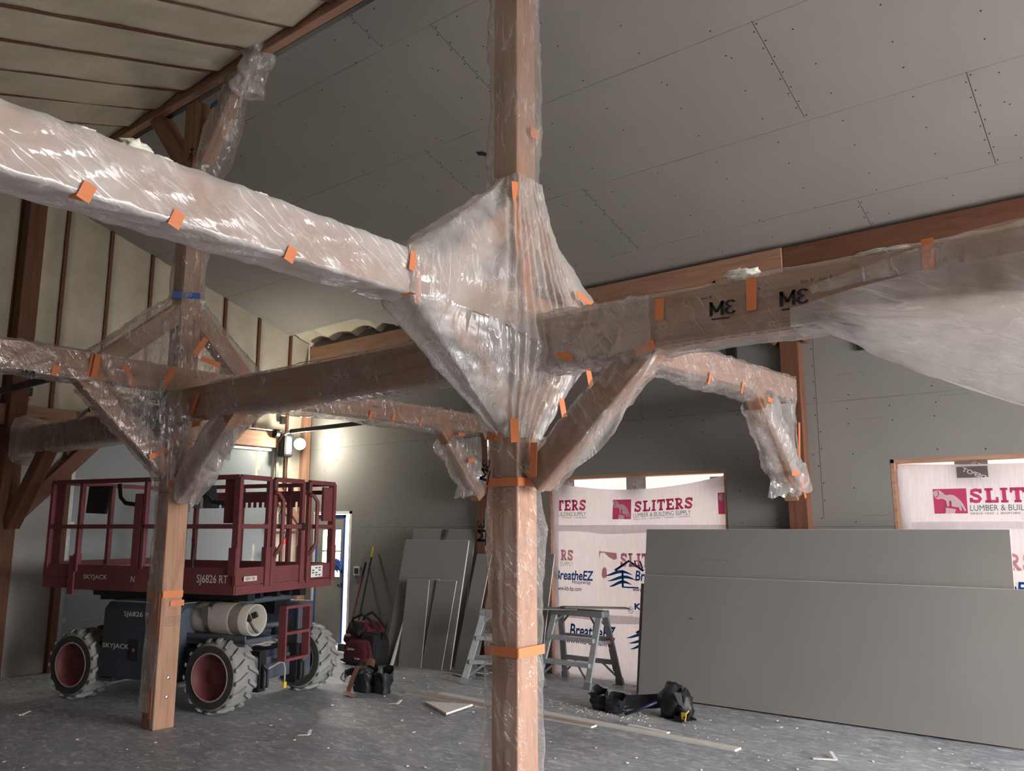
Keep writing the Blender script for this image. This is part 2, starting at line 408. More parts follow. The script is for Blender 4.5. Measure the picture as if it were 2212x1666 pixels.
for x0, z0 in ((-2.35,2.74),(-2.35,1.82),(-3.42,1.96),(-7.4,2.2),(-4.2,2.5),(-3.9,2.95),(-2.5,3.2),(-1.6,2.9)):
    xx = x0
    for k in range(7):
        l = R.uniform(.01, .035); pr.box(xx, xx+l, YW-.001, YW+.001, z0, z0+.008); xx += l + R.uniform(.006, .02)
build('stamp_marks', pr, M_INKG, wall_b)

# end wall: boxes around the garage door
GY0, GY1, GZ = 4.63, 7.62, 2.9
e = MB().box(XL-.2, XL-.06, YF-.1, GY0, 0, 6.2).box(XL-.2, XL-.06, GY0, GY1, GZ, 6.2).box(XL-.2, XL-.06, GY1, YW+.16, 0, 6.2)
wall_l = struct('wall_left', e, M_TIMD)
# foam bays between the studs of the end wall
STUD = [3.30, 4.345, 4.92, 5.50, 6.08, 6.67, 7.27, 7.86, 8.28]
def foam_bay(y0, y1, zb):
    def f(u, v):
        y = y0 + (y1-y0)*u; zt = min(rz_(y), lz_(y)) + .04; z = zb + (zt-zb)*v
        e = min(u, 1-u)*(y1-y0); d = .035*min(1, e/.05)**.5 - .022*min(1, e/.16)
        return V((XL-.045 + d + .012*noise.noise(V((y*3, z*1.3, 1.7))) + .006*noise.noise(V((y*14, z*6, 3))), y, z))
    return f
fb = MB()
for a, b in zip(STUD[:-1], STUD[1:]):
    zb = 3.17 if b < 7.7 and a > 3.5 else (2.0 if a < 3.5 else 0.0)
    if a < 3.5: b0 = 3.78; fb.grid(foam_bay(a, b0, 0.0), 14, 90); fb.grid(foam_bay(4.02, b-.02, 3.17), 12, 60); continue
    fb.grid(foam_bay(a+.02, b-.02, zb), 14, 60 if zb else 100)
build('foam_infill', fb, M_FOAM, wall_l, smooth=True)
for y in STUD[1:-1]:
    zt = rz_(y) if y > 3.9 else lz_(y); zb = 3.17 if y < 7.5 else 0
    build('stud', MB().box(XL-.05, XL-.004, y-.02, y+.02, zb, zt+.03), M_TIMD, wall_l)
build('blocking', MB().box(XL-.05, XL+.0, 7.88, 8.26, 1.62, 1.66).box(XL-.05, XL+.0, 7.64, 7.84, 1.62, 1.66).box(XL-.05, XL, 4.95, 7.4, 3.44, 3.48), M_TIMD, wall_l)
build('diagonal_brace', MB().bar((XL+.0, 7.7, 2.35), (XL+.0, 8.2, 1.75), .04, .09).bar((XL+.005, 7.75, 2.1), (XL+.005, 8.1, 1.72), .03, .04), M_TIM, wall_l)
# drywall strip between king post and door jamb, white
struct('wall_left_panel', MB().box(XL-.06, XL-.02, 3.98, 4.55, 0, 2.75), plain('pale_wall_panel', (.46,.44,.43), .8, 0, .03, 2))
struct('wall_front', MB().box(XL-.2, XR+.15, YF-.16, YF, 0, 4.9), M_DW)
struct('wall_right', MB().box(XR, XR+.12, YF-.1, 2.2, 0, 6.3).box(XR, XR+.12, 7.6, YW+.16, 0, 6.3).box(XR, XR+.12, 2.2, 7.6, 3.9, 6.3), M_DW)

# drywall ceiling (one slope) with a missing strip at the eave
cz = MB()
def cslab(poly):
    cz.prism(poly, lambda a, b, d: V((a, b, rz_(b)+d)), 0, .014)
cslab([(XL-.06, 3.97), (XR, 3.97), (XR, 8.31), (-8.71, 8.31), (-8.71, 8.12), (-9.2, 7.79), (-9.55, 7.80), (XL-.06, 7.84)])
ceil_r = struct('ceiling_right', cz, M_DC)
cs = MB(); nrm = V((0, -.309, -1)).normalized()
for k in range(28):
    xr = XL + .35 + k*.573
    for s in range(13):
        y = 4.12 + s*.33 + R.uniform(-.05, .05); xx = xr + R.uniform(-.02, .02)
        if xx > XR or (xx < -8.6 and y > 7.7) or y > 8.28: continue
        disc(cs, (xx, y, rz_(y)-.0005), nrm, .0075)
        if R.random() < .12: disc(cs, (xx+.03, y+.04, rz_(y+.04)-.0005), nrm, .0075)
for xb, y0, y1 in ((-4.39,4.42,5.5),(-2.11,5.52,6.6),(-5.54,5.52,6.6),(-.9,6.64,7.75),(-4.39,6.64,7.75),(-2.05,7.79,8.25),(-4.96,4.0,4.4),(-7.8,6.64,7.7),(-1.4,4.0,4.4)):
    cs.add([(xb-.0022,y0,rz_(y0)-.001),(xb+.0022,y0,rz_(y0)-.001),(xb+.0022,y1,rz_(y1)-.001),(xb-.0022,y1,rz_(y1)-.001)], [(0,1,2,3)])
    y = y0 + .04; k = 0
    while y < y1:
        disc(cs, (xb + (-.022 if k % 2 else .022), y, rz_(y)-.0005), nrm, .0075); y += .11 if k % 2 else .06; k += 1
build('screw_pattern', cs, M_HOLE, ceil_r)
# roof foam above both slopes, rafters between the bays
RAF = [XL + .1 + k*.571 for k in range(27)]
def foam_left(u, v):
    x = XL - .06 + (XR - XL + .06)*u; y = YF + (3.86-YF)*v
    k = ((x - RAF[0]) / .571) % 1.0; d = min(k, 1-k)*.571
    h = .10 - .115*min(1, d/.06)**.6 + .035*min(1, max(0, k-.1)/.8)
    return V((x, y, lz_(y) + h + .022*noise.noise(V((x*2.1, y*1.1, 4))) + .008*noise.noise(V((x*11, y*8, 0)))))
fl = MB().grid(foam_left, 520, 46)
ceil_l = struct('ceiling_left', fl, M_FOAM, smooth=True)
for xr in RAF:
    if xr > 0: break
    f = lambda a, b, d, xr=xr: V((xr + d, a, lz_(a) + b))
    build('rafter', MB().prism([(YF,0),(3.86,0),(3.86,.16),(YF,.16)], f, -.019, .019), M_TIMD, ceil_l)
fr = MB().grid(lambda u, v: V((XL-.06+2.3*u, 7.72+.58*v, rz_(7.72+.58*v) + .10 + .05*noise.noise(V((u*9, v*3, 8))) + .09*(abs(math.sin(u*4.1*pi))**.5-.6))), 60, 18)
build('eave_foam', fr, M_FOAM, ceil_l, smooth=True)
struct('roof', MB().prism([(YF-.2, lz_(YF)+.2), (3.92, 6.32), (3.92, 6.4), (YF-.2, lz_(YF)+.3)], lambda a, b, d: V((d, a, b)), XL-.2, XR+.12)
       .prism([(3.92, 6.32), (YW+.3, rz_(YW)+.13), (YW+.3, rz_(YW)+.3), (3.92, 6.4)], lambda a, b, d: V((d, a, b)), XL-.2, XR+.12), M_TIMD)

# opening trim, door
for n, (a, b, h) in enumerate(OPEN[1:], 1):
    n += n > 2
    t = MB().box(a, b, YW-.002, YW+.16, h-.035, h).box(a, a+.03, YW-.002, YW+.16, 0, h).box(b-.03, b, YW+.01, YW+.16, 0, h)
    struct('trim_%d' % n, t, M_TIM)
a, b, h = OPEN[0]
dr = struct('door_1', MB().box(a+.04, -9.90, YW+.03, YW+.07, .01, .98).box(a+.04, -9.90, YW+.03, YW+.07, 1.68, h-.05)
            .box(a+.04, -10.42, YW+.03, YW+.07, .98, 1.68).box(-9.995, -9.90, YW+.03, YW+.07, .98, 1.68)
            .box(-10.42, -9.995, YW+.04, YW+.06, 1.35, 1.37).box(-10.285, -10.27, YW+.04, YW+.06, .98, 1.68).box(-10.145, -10.13, YW+.04, YW+.06, .98, 1.68), M_DOOR)
build('door_pane', MB().box(-10.42, -9.995, YW+.048, YW+.052, .98, 1.68), M_GLASS, dr)
build('masking_tape', MB().box(a+.03, -9.89, YW+.022, YW+.03, h-.10, h-.05).box(a+.03, a+.07, YW+.022, YW+.03, .02, h-.05).box(-9.925, -9.89, YW+.022, YW+.03, .02, h-.05), M_BTAPE, dr)
build('door_handle', MB().lathe([(0,.0),(0,.03),(.03,.032),(.05,.02),(.05,0)], (-9.955, YW+.03, .86), (0,-1,0), 14).lathe([(0,.0),(0,.025),(.02,.025),(.02,0)], (-9.93, YW+.03, 1.06), (0,-1,0), 14), M_BLACK, dr)
struct('trim_3', MB().box(a, a+.035, YW, YW+.16, 0, h).box(b-.05, b, YW-.005, YW+.16, 0, h).box(a, b, YW-.005, YW+.16, h-.04, h), M_WHITE)
rag = MB().blob((-10.02, YW-.01, 1.16), (.09,.03,.09), 3, .7, 3, 3)
tag(build('rag', rag, M_BTAPE, smooth=True), 'crumpled blue rag of tape hanging on the side door', 'rag')

# garage door
gd = struct('door_2', MB().box(XL-.06, XL-.02, GY0, GY1, .02, GZ), M_WDOOR)
gl = MB()
for k in range(1, 5): gl.box(XL-.021, XL-.018, GY0, GY1, k*.58-.004, k*.58+.004)
build('panel_seam', gl, M_GALV, gd)
for y in (GY0+.07, GY1-.06):
    build('hinge', MB().box(XL-.02, XL+.01, y-.04, y+.04, 1.14, 1.2).box(XL-.02, XL+.01, y-.04, y+.04, .56, .62).box(XL-.02, XL+.01, y-.04, y+.04, 1.72, 1.78), M_STEEL, gd)
build('top_seal', MB().box(XL-.02, XL+.02, GY0, GY1, GZ-.03, GZ+.01), M_GALV, gd)
for y, s, nm in ((GY0+.02, 1, 'left'), (GY1+.04, -1, 'right')):
    tr = thing('door_track', 'steel %s track of the garage door, upright at the jamb then running forward' % nm if False else
               ('steel garage door track at the jamb beside the white wall strip' if s == 1 else 'steel garage door track at the jamb nearest the lit lamp'), 'track', (XL+.06, y, 0), group=None)
    build('upright', MB().bar((XL+.05, y, .02), (XL+.05, y, 2.9), .05, .03, (1,0,0)), M_GALV, tr)
    pts = [V((XL+.05 + .3*(1-math.cos(k*pi/16)), y+.0, 2.86 + .3*math.sin(k*pi/16))) for k in range(9)]
    build('curve', MB().tube(pts, .025, 8), M_GALV, tr)
    x1 = -8.0 if s == 1 else -7.2
    build('rail', MB().bar((XL+.35, y, 3.16), (x1, y, 3.16), .03, .06), M_DTRK, tr)
    for z in (.6, 1.2, 1.75):
        build('bracket', MB().box(XL+.01, XL+.05, y-.07, y+.01, z-.04, z+.04), M_STEEL, tr)
tr2 = thing('door_track', 'dark steel door track crossing left of the king post under the lift post cross beam', 'track', (-9.2, 3.4, 3.13))
build('rail', MB().bar((XL+.05, 3.4, 3.16), (-7.6, 3.4, 3.16), .03, .07), M_DTRK, tr2)
build('hanger', MB().bar((XL+.1, 4.06, 3.25), (XL+.14, 3.84, 2.9), .014, .014), M_STEEL, tr2)
# ================================================================= TIMBER FRAME
def timber(name, a, b, w, h, label, cat, mat=None, up=(0,0,1), bev=.008, group=None):
    a = V(a); b = V(b); d = (b-a); L = d.length; d.normalize(); u = V(up)
    if abs(d.dot(u)) > .98: u = V((0,1,0))
    r = u.cross(d).normalized(); u = d.cross(r)
    mb = MB().box(0, L, -w/2, w/2, -h/2, h/2)
    me = bpy.data.meshes.new(name); me.from_pydata([tuple(p) for p in mb.v], [], mb.f); me.materials.append(mat or M_TIM)
    o = bpy.data.objects.new(name, me); COL.objects.link(o)
    m = Matrix.Identity(4)
    for i, c in enumerate((d, r, u)):
        for j in range(3): m[j][i] = c[j]
    m.translation = a; o.matrix_world = m; WL[o.name] = a
    if bev:
        k = o.modifiers.new('bevel', 'BEVEL'); k.width = bev; k.segments = 2
    return tag(o, label, cat, group)
CP = (-3.16, 3.98); LP = (-7.115, 3.975); PW = .195
cpost = timber('timber_post', (*CP, 0), (*CP, 5.80), PW, PW, 'film-wrapped timber post in the middle, nearest the camera', 'post')
lpost = timber('timber_post', (*LP, 0), (*LP, 5.80), PW, PW, 'timber post standing in front of the red scissor lift', 'post')
bpy.context.view_layer.update()
for z, dy in ((.26,.01),(.42,.015)):
    bb = build('bolt_head', MB().lathe([(0,.016),(.008,.014),(.012,0)], (LP[0]+PW/2, LP[1]+dy, z), (1,0,0), 10), M_STEEL)
    w_ = V(bb.location); bb.parent = lpost; bb.matrix_parent_inverse = lpost.matrix_world.inverted(); bb.location = w_
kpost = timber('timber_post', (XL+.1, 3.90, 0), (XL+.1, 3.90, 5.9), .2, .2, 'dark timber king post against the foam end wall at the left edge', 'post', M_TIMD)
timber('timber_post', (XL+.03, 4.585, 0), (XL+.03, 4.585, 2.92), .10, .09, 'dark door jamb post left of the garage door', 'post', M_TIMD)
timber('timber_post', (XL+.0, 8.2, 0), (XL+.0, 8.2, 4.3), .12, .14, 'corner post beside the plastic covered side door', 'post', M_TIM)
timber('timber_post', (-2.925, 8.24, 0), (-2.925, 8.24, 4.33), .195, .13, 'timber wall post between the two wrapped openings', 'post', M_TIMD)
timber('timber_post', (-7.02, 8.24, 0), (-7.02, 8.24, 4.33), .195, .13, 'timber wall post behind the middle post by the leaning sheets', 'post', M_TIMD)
timber('timber_beam', (XL+.1, 3.94, 6.02), (XR, 3.94, 6.02), .13, .23, 'ridge beam running between foam slope and drywall slope', 'beam', M_TIM)
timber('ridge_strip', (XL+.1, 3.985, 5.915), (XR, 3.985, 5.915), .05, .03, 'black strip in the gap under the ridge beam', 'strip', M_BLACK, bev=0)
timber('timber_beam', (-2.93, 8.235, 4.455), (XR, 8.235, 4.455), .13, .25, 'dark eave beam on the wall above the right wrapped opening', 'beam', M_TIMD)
timber('timber_beam', (XL+.1, 8.225, 4.455), (-2.935, 8.225, 4.455), .15, .26, 'eave beam on the wall running left to the foam end wall', 'beam', M_TIM)
timber('timber_beam', (XL+.04, 2.6, 3.04), (XL+.04, 7.7, 3.04), .1, .24, 'header beam over the white garage door', 'beam', M_TIM)
timber('timber_beam', (-3.155, YF, 3.05), (-3.155, 4.08, 3.05), .19, .225, 'near cross beam into the middle post, brightly lit', 'beam')
timber('timber_beam', (-3.155, 4.08, 3.05), (-2.96, 8.18, 3.07), .19, .225, 'far cross beam from the middle post back to the wall post between the openings', 'beam')
timber('timber_beam', (-7.11, .3, 3.05), (-7.11, 8.18, 3.05), .19, .225, 'cross beam through the post in front of the lift', 'beam')
timber('timber_beam', (-3.06, 3.975, 2.805), (XR, 3.975, 2.805), .19, .28, 'tie beam running right from the middle post with hanging plastic', 'beam')
timber('timber_beam', (-7.02, 3.975, 2.805), (-3.26, 3.975, 2.805), .19, .28, 'tie beam spanning from lift post to middle post', 'beam')
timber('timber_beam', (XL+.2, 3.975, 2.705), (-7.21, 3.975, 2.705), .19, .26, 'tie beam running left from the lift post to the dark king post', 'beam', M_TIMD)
BW = .14
def brace(a, b, label, mat=None): return timber('knee_brace', a, b, BW, .17, label, 'brace', mat)
brace((-2.99,3.975,1.98), (-2.15,3.975,2.74), 'bare-looking lower brace slanting right from the middle post to the tie beam')
brace((-3.155,3.90,2.40), (-3.155,3.20,2.98), 'lower brace inside the big plastic cone, under the lit cross beam')
brace((-3.155,4.06,2.40), (-3.155,4.74,2.98), 'tan lower brace behind the middle post, seen through plastic')
brace((-3.155,3.90,3.66), (-3.155,3.24,3.08), 'upper brace from middle post down to the lit cross beam')
brace((-3.155,4.06,3.70), (-3.155,4.66,3.08), 'upper brace behind the middle post, slanting down right under plastic')
brace((-7.11,3.90,2.22), (-7.11,3.05,3.0), 'film-wrapped lower brace at the left of the lift post')
brace((-7.11,4.06,2.22), (-7.11,4.88,3.0), 'lower brace behind the lift post toward the wall')
brace((-7.11,3.90,3.70), (-7.11,3.20,3.08), 'upper left brace inside the plastic diamond at the lift post')
brace((-7.11,4.06,3.70), (-7.11,4.70,3.08), 'upper right brace inside the plastic diamond at the lift post')
brace((-6.95,3.975,1.98), (-6.15,3.975,2.74), 'lower right brace of the lift post, with torn plastic')
brace((-7.25,3.975,5.2), (-7.92,3.975,5.95), 'dark brace from the lift post up to the ridge on the left')
brace((-6.98,3.975,5.2), (-6.38,3.975,5.95), 'brace from the lift post up to the ridge, bagged in plastic')
brace((-2.95,8.15,2.02), (-2.97,7.25,3.02), 'plastic-wrapped brace at the wall post between the openings')
brace((-7.06,8.15,2.1), (-7.08,7.40,3.0), 'small brace at the wall post behind the middle post')
brace((-10.55,3.93,1.75), (-9.75,3.95,2.62), 'dark brace from king post up to the tie beam', M_TIMD)
brace((-10.66,4.0,1.85), (-10.66,4.95,2.9), 'slanting brace from king post up to the garage header', M_TIMD)
brace((-3.02,8.22,3.62), (-3.75,8.22,4.32), 'small dark gusset brace on the left of the wall post top', M_TIMD)
brace((-2.83,8.22,3.62), (-2.1,8.22,4.32), 'small dark gusset brace on the right of the wall post top', M_TIMD)

# ================================================================= PLASTIC FILM
class Film:
    def __init__(s, f, amp=.008, freq=5.0, seed=0, fold=None):
        s.f = f; s.amp = amp; s.freq = freq; s.seed = seed; s.fold = fold
    def nrm(s, u, v):
        e = .003; a = s.f(u+e, v) - s.f(u-e, v); b = s.f(u, min(1, v+e)) - s.f(u, max(0, v-e)); n = a.cross(b)
        return n.normalized() if n.length > 1e-12 else V((0,0,1))
    def p(s, u, v, lift=0):
        q = s.f(u, v); n = s.nrm(u, v); w = q*s.freq + V((s.seed*7.3, 0, s.seed))
        d = s.amp*(noise.noise(w) + .5*noise.noise(w*2.7) + .35*(1-2*abs(noise.noise(w*3.6+V((5,5,5))))))
        if s.fold: d += s.fold(u, v)
        return q + n*(d + lift)
    def make(s, name, nu, nv, mat, label, closed=False, group=None):
        o = build(name, MB().grid(lambda u, v: s.p(u, v), nu, nv, closed), mat, smooth=True, keep=True)
        return tag(o, label, 'plastic film', group)
def sleeve(a, b, w, h, off=.012, sag=0.0, up=(0,0,1), twist=0, taper=None):
    a = V(a); b = V(b); d = (b-a).normalized(); u = V(up)
    if abs(d.dot(u)) > .98: u = V((0,1,0))
    r = u.cross(d).normalized(); u = d.cross(r)
    hw, hh = w/2+off, h/2+off; P = 2*(2*hw+2*hh)
    def f(t, v):
        t = t % 1.0; s_ = t*P
        # start at bottom left corner, go round: bottom, right, top, left
        if s_ < 2*hw: x, y, bot = -hw+s_, -hh, True
        elif s_ < 2*hw+2*hh: x, y, bot = hw, -hh+(s_-2*hw), False
        elif s_ < 4*hw+2*hh: x, y, bot = hw-(s_-2*hw-2*hh), hh, False
        else: x, y, bot = -hw, hh-(s_-4*hw-2*hh), False
        c = a + (b-a)*v
        k = 1.0
        if taper: k = taper(v)
        if sag and y < 0:
            g = sag*(.55+.6*noise.noise(c*1.3+V((3,1,0))))*max(0, 1-(x/hw)**2*.55)*(abs(y)/hh)**3
            y -= max(0, g)
        return c + r*x*k + u*y*k
    return f
def ridges(ku, kv, amp, pw=3, wob=.6, sd=0):
    def g(u, v):
        ph = ku*u + kv*v + wob*noise.noise(V((u*5+sd, v*6, sd)))
        return amp*(abs(math.sin(pi*ph))**pw)
    return g
def strip(mb, c, along, across, L, w, n, thick=.002):
    along = V(along).normalized(); n = V(n).normalized(); ac = n.cross(along).normalized()
    c = V(c)
    q = [c - along*L/2 - ac*w/2, c + along*L/2 - ac*w/2, c + along*L/2 + ac*w/2, c - along*L/2 + ac*w/2]
    mb.add([p for p in q] + [p + n*thick for p in q], [(0,3,2,1),(4,5,6,7),(0,1,5,4),(1,2,6,5),(2,3,7,6),(3,0,4,7)])
def tape(parent, c, along, n, L=.16, w=.05, mat=None, name='tape_strip'):
    mb = MB(); strip(mb, c, along, None, L, w, n)
    return build(name, mb, mat or M_TAPE, parent)
def on(film, u0, v0, su, sv, lift=.006):   # map metres at (u0,v0) of a film to its surface
    return lambda x, y: film.p((u0 + x*su) % 1.0 if su else u0, min(1, max(0, v0 + y*sv)), lift)
def mark(parent, fn, w=.13, h=.08, rot=0, mirror=True, mat=None):
    P3 = [(.03,.80),(.10,.93),(.24,.93),(.33,.80),(.30,.62),(.16,.53),(.32,.44),(.36,.24),(.26,.07),(.10,.07),(.02,.22)]
    vs, fs = join2([stroke(P3, .13), stroke([(.49,0),(.49,1)], .13), stroke([(.93,0),(.93,1)], .13), stroke([(.47,.97),(.71,.25)], .12), stroke([(.95,.97),(.71,.25)], .12)])
    m1 = flat(vs, fs, fn, -w/2, 0, w, h, 0, mirror, rot)
    m2 = flat([(0,0),(1,0),(1,1),(0,1)], [(0,1,2,3)], fn, -w/2+.01, -.022, w*.7, .009, 0, False, rot)
    m1.add(m2.v, m2.f)
    return build('printed_mark', m1, mat or M_INK, parent, keep=True)
def polyring(pts):                        # radius of a convex polygon at an angle
    def r(th):
        d = V((math.cos(th), math.sin(th))); best = 9
        n = len(pts)
        for i in range(n):
            p = V(pts[i]); q = V(pts[(i+1) % n]); e = q-p
            den = d.x*e.y - d.y*e.x
            if abs(den) < 1e-9: continue
            t = (p.x*e.y - p.y*e.x)/den; s_ = (p.x*d.y - p.y*d.x)/den
            if t > 0 and -1e-6 <= s_ <= 1+1e-6: best = min(best, t)
        return best
    return r
def diamond(cx, cy, zt, zb, top, bot, ztop, zbot, r0=.135, ve=.45, vf=.56, concave=.0):
    rt, rb = polyring(top), polyring(bot); sq = polyring([(r0,-r0),(r0,r0),(-r0,r0),(-r0,-r0)])
    def f(u, v):
        th = 2*pi*u; a, b, c = sq(th)*.96, rt(th), rb(th)
        if v < ve:
            k = v/ve; r = a + (b-a)*(k**(1+concave)); z = zt + (ztop(th)-zt)*k
        elif v < vf:
            k = (v-ve)/(vf-ve); r = b + (c-b)*k; z = ztop(th) + (zbot(th)-ztop(th))*k
        else:
            k = (v-vf)/(1-vf); r = c + (a-c)*(k**(1+concave*.4)); z = zbot(th) + (zb-zbot(th))*k
        return V((cx + r*math.cos(th), cy + r*math.sin(th), z))
    return f
def gather(k, amp, v0=0.0, ve=.45):        # pleats radiating from both knots
    def g(u, v):
        ph = k*u + 1.3*noise.noise(V((u*9, v*1.5, 2))); fade = max(0, 1-abs(v-.5)*2)
        w = .3 + .7*(1-abs(v-.5)*2)
        return amp*w*(abs(math.sin(pi*ph))**2 - .3)
    return g
# --- big cone at the middle post
T4 = [(.13,-1.06),(.24,-.2),(.3,.15),(.13,.80),(-.13,.80),(-.3,.15),(-.24,-.2),(-.13,-1.06)]
B4 = [(.13,-1.02),(.34,-.2),(.34,.2),(.13,.82),(-.13,.82),(-.34,.2),(-.34,-.2),(-.13,-1.02)]
zt_c = lambda th: 3.10 + .09*abs(math.sin(th))
zb_c = lambda th: 2.72 + .20*abs(math.sin(th))**2
FC = Film(diamond(*CP, 3.92, 2.24, T4, B4, zt_c, zb_c, concave=.12), .020, 3.2, 1, gather(25, .036))
cone = FC.make('plastic_wrap', 260, 150, M_FILMC, 'big cone of clear plastic gathered around the middle post joint', True)
FC2 = Film(diamond(*CP, 3.93, 2.5, [(x*.97-.01, y*.99-.01) for x, y in T4], B4, zt_c, lambda th: zb_c(th)+.02, concave=.55), .03, 3.2, 5, gather(9, .03))
f2 = lambda u, v: FC2.p(.60 + .16*u, .03 + .44*v)
build('milky_fold', MB().grid(f2, 50, 50), M_FILMM, cone, smooth=True, keep=True)
def at(th, v): return (th/(2*pi)) % 1.0, v
def conemark(film, parent, th, v, R_, H_, w=.13, h=.075, rot=0, mirror=True):
    u0 = (th/(2*pi)) % 1; mark(parent, on(film, u0, v, 1/(2*pi*R_), -1/H_, .012), w, h, rot, mirror)
TH = math.radians
conemark(FC, cone, TH(-78), .70, .55, 1.65, .15, .08, TH(-55))
for c, al, n, L in (((-3.04,3.0,2.98),(0,0,1),(1,0,0),.2), ((-3.03,3.84,3.62),(0,.1,-1),(1,-.3,0),.45), ((-3.0,3.9,3.2),(0,.1,-1),(1,-.2,0),.35),
                    ((-2.86,4.35,3.16),(0,1,-.25),(1,0,.2),.22), ((-3.0,3.78,2.27),(.3,-.3,-1),(.5,-.8,0),.16), ((-3.2,3.83,2.25),(1,0,-.2),(0,-1,0),.12),
                    ((-2.9,4.45,2.62),(0,.3,-1),(1,0,-.4),.22), ((-2.95,4.2,2.45),(0,.3,-1),(1,0,-.4),.12), ((-3.05,4.40,3.40),(0,.6,-.6),(1,.1,.1),.09)):
    tape(cone, c, al, n, L)
# --- diamond at the lift post
FD = Film(diamond(*LP, 3.86, 2.02, [(.14,-.9),(.2,0),(.14,.86),(-.14,.86),(-.2,0),(-.14,-.9)], [(.14,-.66),(.42,0),(.14,.84),(-.14,.84),(-.42,0),(-.14,-.66)],
          lambda th: 3.10+.08*abs(math.sin(th)), lambda th: 2.66+.2*abs(math.sin(th))**2, concave=.0), .022, 4.6, 2, gather(17, .022))
dia = FD.make('plastic_wrap', 200, 120, M_FILM, 'dull plastic diamond wrapped around the lift post joint', True)
for th, v, rot, mi in ((-62,.2,50,False), (12,.22,60,False), (-28,.38,30,False), (-50,.58,20,False), (-18,.66,50,False), (-22,.82,75,False)):
    conemark(FD, dia, TH(th), v, .45, 1.8, .13, .075, TH(rot), mi)
tape(dia, (-7.0,3.90,3.84), (.25,1,.12), (1,-.5,.1), .25, .06, M_BTAPE)
for c, al, n, L in (((-6.96,3.12,3.05),(0,.1,1),(1,0,0),.2), ((-6.9,4.02,3.36),(0,.6,1),(1,-.2,0),.2), ((-6.85,4.1,3.22),(0,1,-.2),(1,0,0),.2), ((-6.88,3.72,3.02),(0,.5,1),(1,-.4,0),.2),
                    ((-6.95,4.6,3.14),(0,1,-.3),(1,0,.3),.25), ((-6.66,3.86,2.78),(.5,0,1),(0,-1,0),.2), ((-6.6,3.85,2.6),(1,0,.1),(0,-1,0),.13), ((-6.95,3.84,2.45),(.4,0,1),(.3,-1,0),.2),
                    ((-6.98,3.85,2.08),(1,0,.3),(.2,-1,0),.14), ((-6.98,3.96,2.02),(0,1,.2),(1,0,0),.12), ((-7.1,3.84,2.62),(1,0,.2),(0,-1,0),.12), ((-6.95,3.4,3.0),(0,.5,-1),(1,-.2,0),.2)):
    tape(dia, c, al, n, L)
# --- sleeves on the beams
def beamfilm(a, b, w, h, label, mat=None, off=.012, sag=0, amp=.006, fold=None, nv=None, seed=0, freq=4):
    L = (V(b)-V(a)).length; F = Film(sleeve(a, b, w, h, off, sag), amp, freq, seed, fold)
    return F, F.make('plastic_wrap', 56, nv or int(L/.028), mat or M_FILM, label, True)
F1, o1 = beamfilm((-3.155,-.3,3.05), (-3.155,3.02,3.05), .19, .225, 'plastic sleeve with diagonal folds on the brightly lit near cross beam', M_FILMW, .012, .02, .004, ridges(5, 16, .008, 6, 1.2), seed=1)
for y in (1.272, 1.628, 2.183): tape(o1, (-3.038, y, 2.932), (0,.35,1), (1,0,0), .075, .05); tape(o1, (-3.07, y-.01, 2.918), (1,0,0), (0,0,-1), .07, .05)
tape(o1, (-3.03, 2.95, 3.10), (0,.1,1), (1,0,0), .11, .05); tape(o1, (-3.06, 2.94, 2.92), (1,0,0), (0,0,-1), .1, .04)
F2, o2 = beamfilm((-6.50,3.975,2.805), (-3.50,3.975,2.805), .19, .28, 'plastic sleeve on the tie beam between lift post and middle post', M_FILMX, .010, .02, .003, ridges(3, 26, .008, 5, 1.2, 3), seed=2)
def lip(x0, x1, y, z, axis, par):
    def g(u, v):
        a = x0 + (x1-x0)*u; h = .012 + .022*v + .010*noise.noise(V((a*4, v, 2))); q = y - .012*math.sin(pi*v) + .05*v
        return V((a, q, z-.012+h)) if axis == 'x' else V((2*y - q, a, z-.012+h))
    build('top_lip', MB().grid(lambda u, v: Film(g, .006, 12, 3).p(u, v), 140, 6), M_FILMM, par, smooth=True, keep=True)
lip(-6.5, -3.5, 3.872, 2.955, 'x', o2); lip(-.2, 2.95, -3.053, 3.165, 'y', o1)
F3, o3 = beamfilm((-2.98,3.975,2.805), (1.6,3.975,2.805), .19, .28, 'plastic sleeve with print marks on the tie beam right of the middle post', M_FILMT, .012, .015, .004, ridges(3, 9, .010, 6, 1.6, 5), seed=3)
build('second_layer', MB().grid(Film(sleeve((-2.98,3.975,2.805), (-2.12,3.975,2.795), .19, .28, .022, .02), .012, 4, 41, ridges(2, 5, .02, 5, 1.6, 5)).p, 56, 44, True), M_FILMX, o3, smooth=True, keep=True)
fm3 = plane((0, 3.853, 0), (1,0,0), (0,0,1))
for x, z in ((-1.709, 2.775), (-1.342, 2.765)): mark(o3, lambda u, v, x=x, z=z: fm3(x+u, z+v), .14, .075, TH(-2), True)
for x, z in ((-1.56,2.865),(-1.30,2.862),(-1.21,2.858),(-1.82,2.87)):
    lettering('4 mil', fm3, x, z, .06, .016, M_INK, o3, name='printed_mark', bold=0, mirror=True)
fx = MB()
for k in range(17):
    x = -2.0 + k*.066
    for j in range(4): fx.box(x, x+R.uniform(.03,.05), 3.849, 3.851, 2.70-j*.018, 2.703-j*.018)
build('printed_lines', fx, M_INKG, o3)
tape(o3, (-.738, 3.853, 2.885), (.02,0,1), (0,-1,0), .15, .05); tape(o3, (-1.55, 3.853, 2.855), (.03,0,1), (0,-1,0), .17, .05)
tape(o3, (-2.064, 3.853, 2.862), (.1,0,1), (0,-1,0), .12, .05); tape(o3, (-2.16, 3.853, 2.66), (1,0,.3), (0,-1,0), .12, .05); tape(o3, (-2.7, 3.85, 2.69), (1,0,-.3), (0,-1,0), .14, .04)
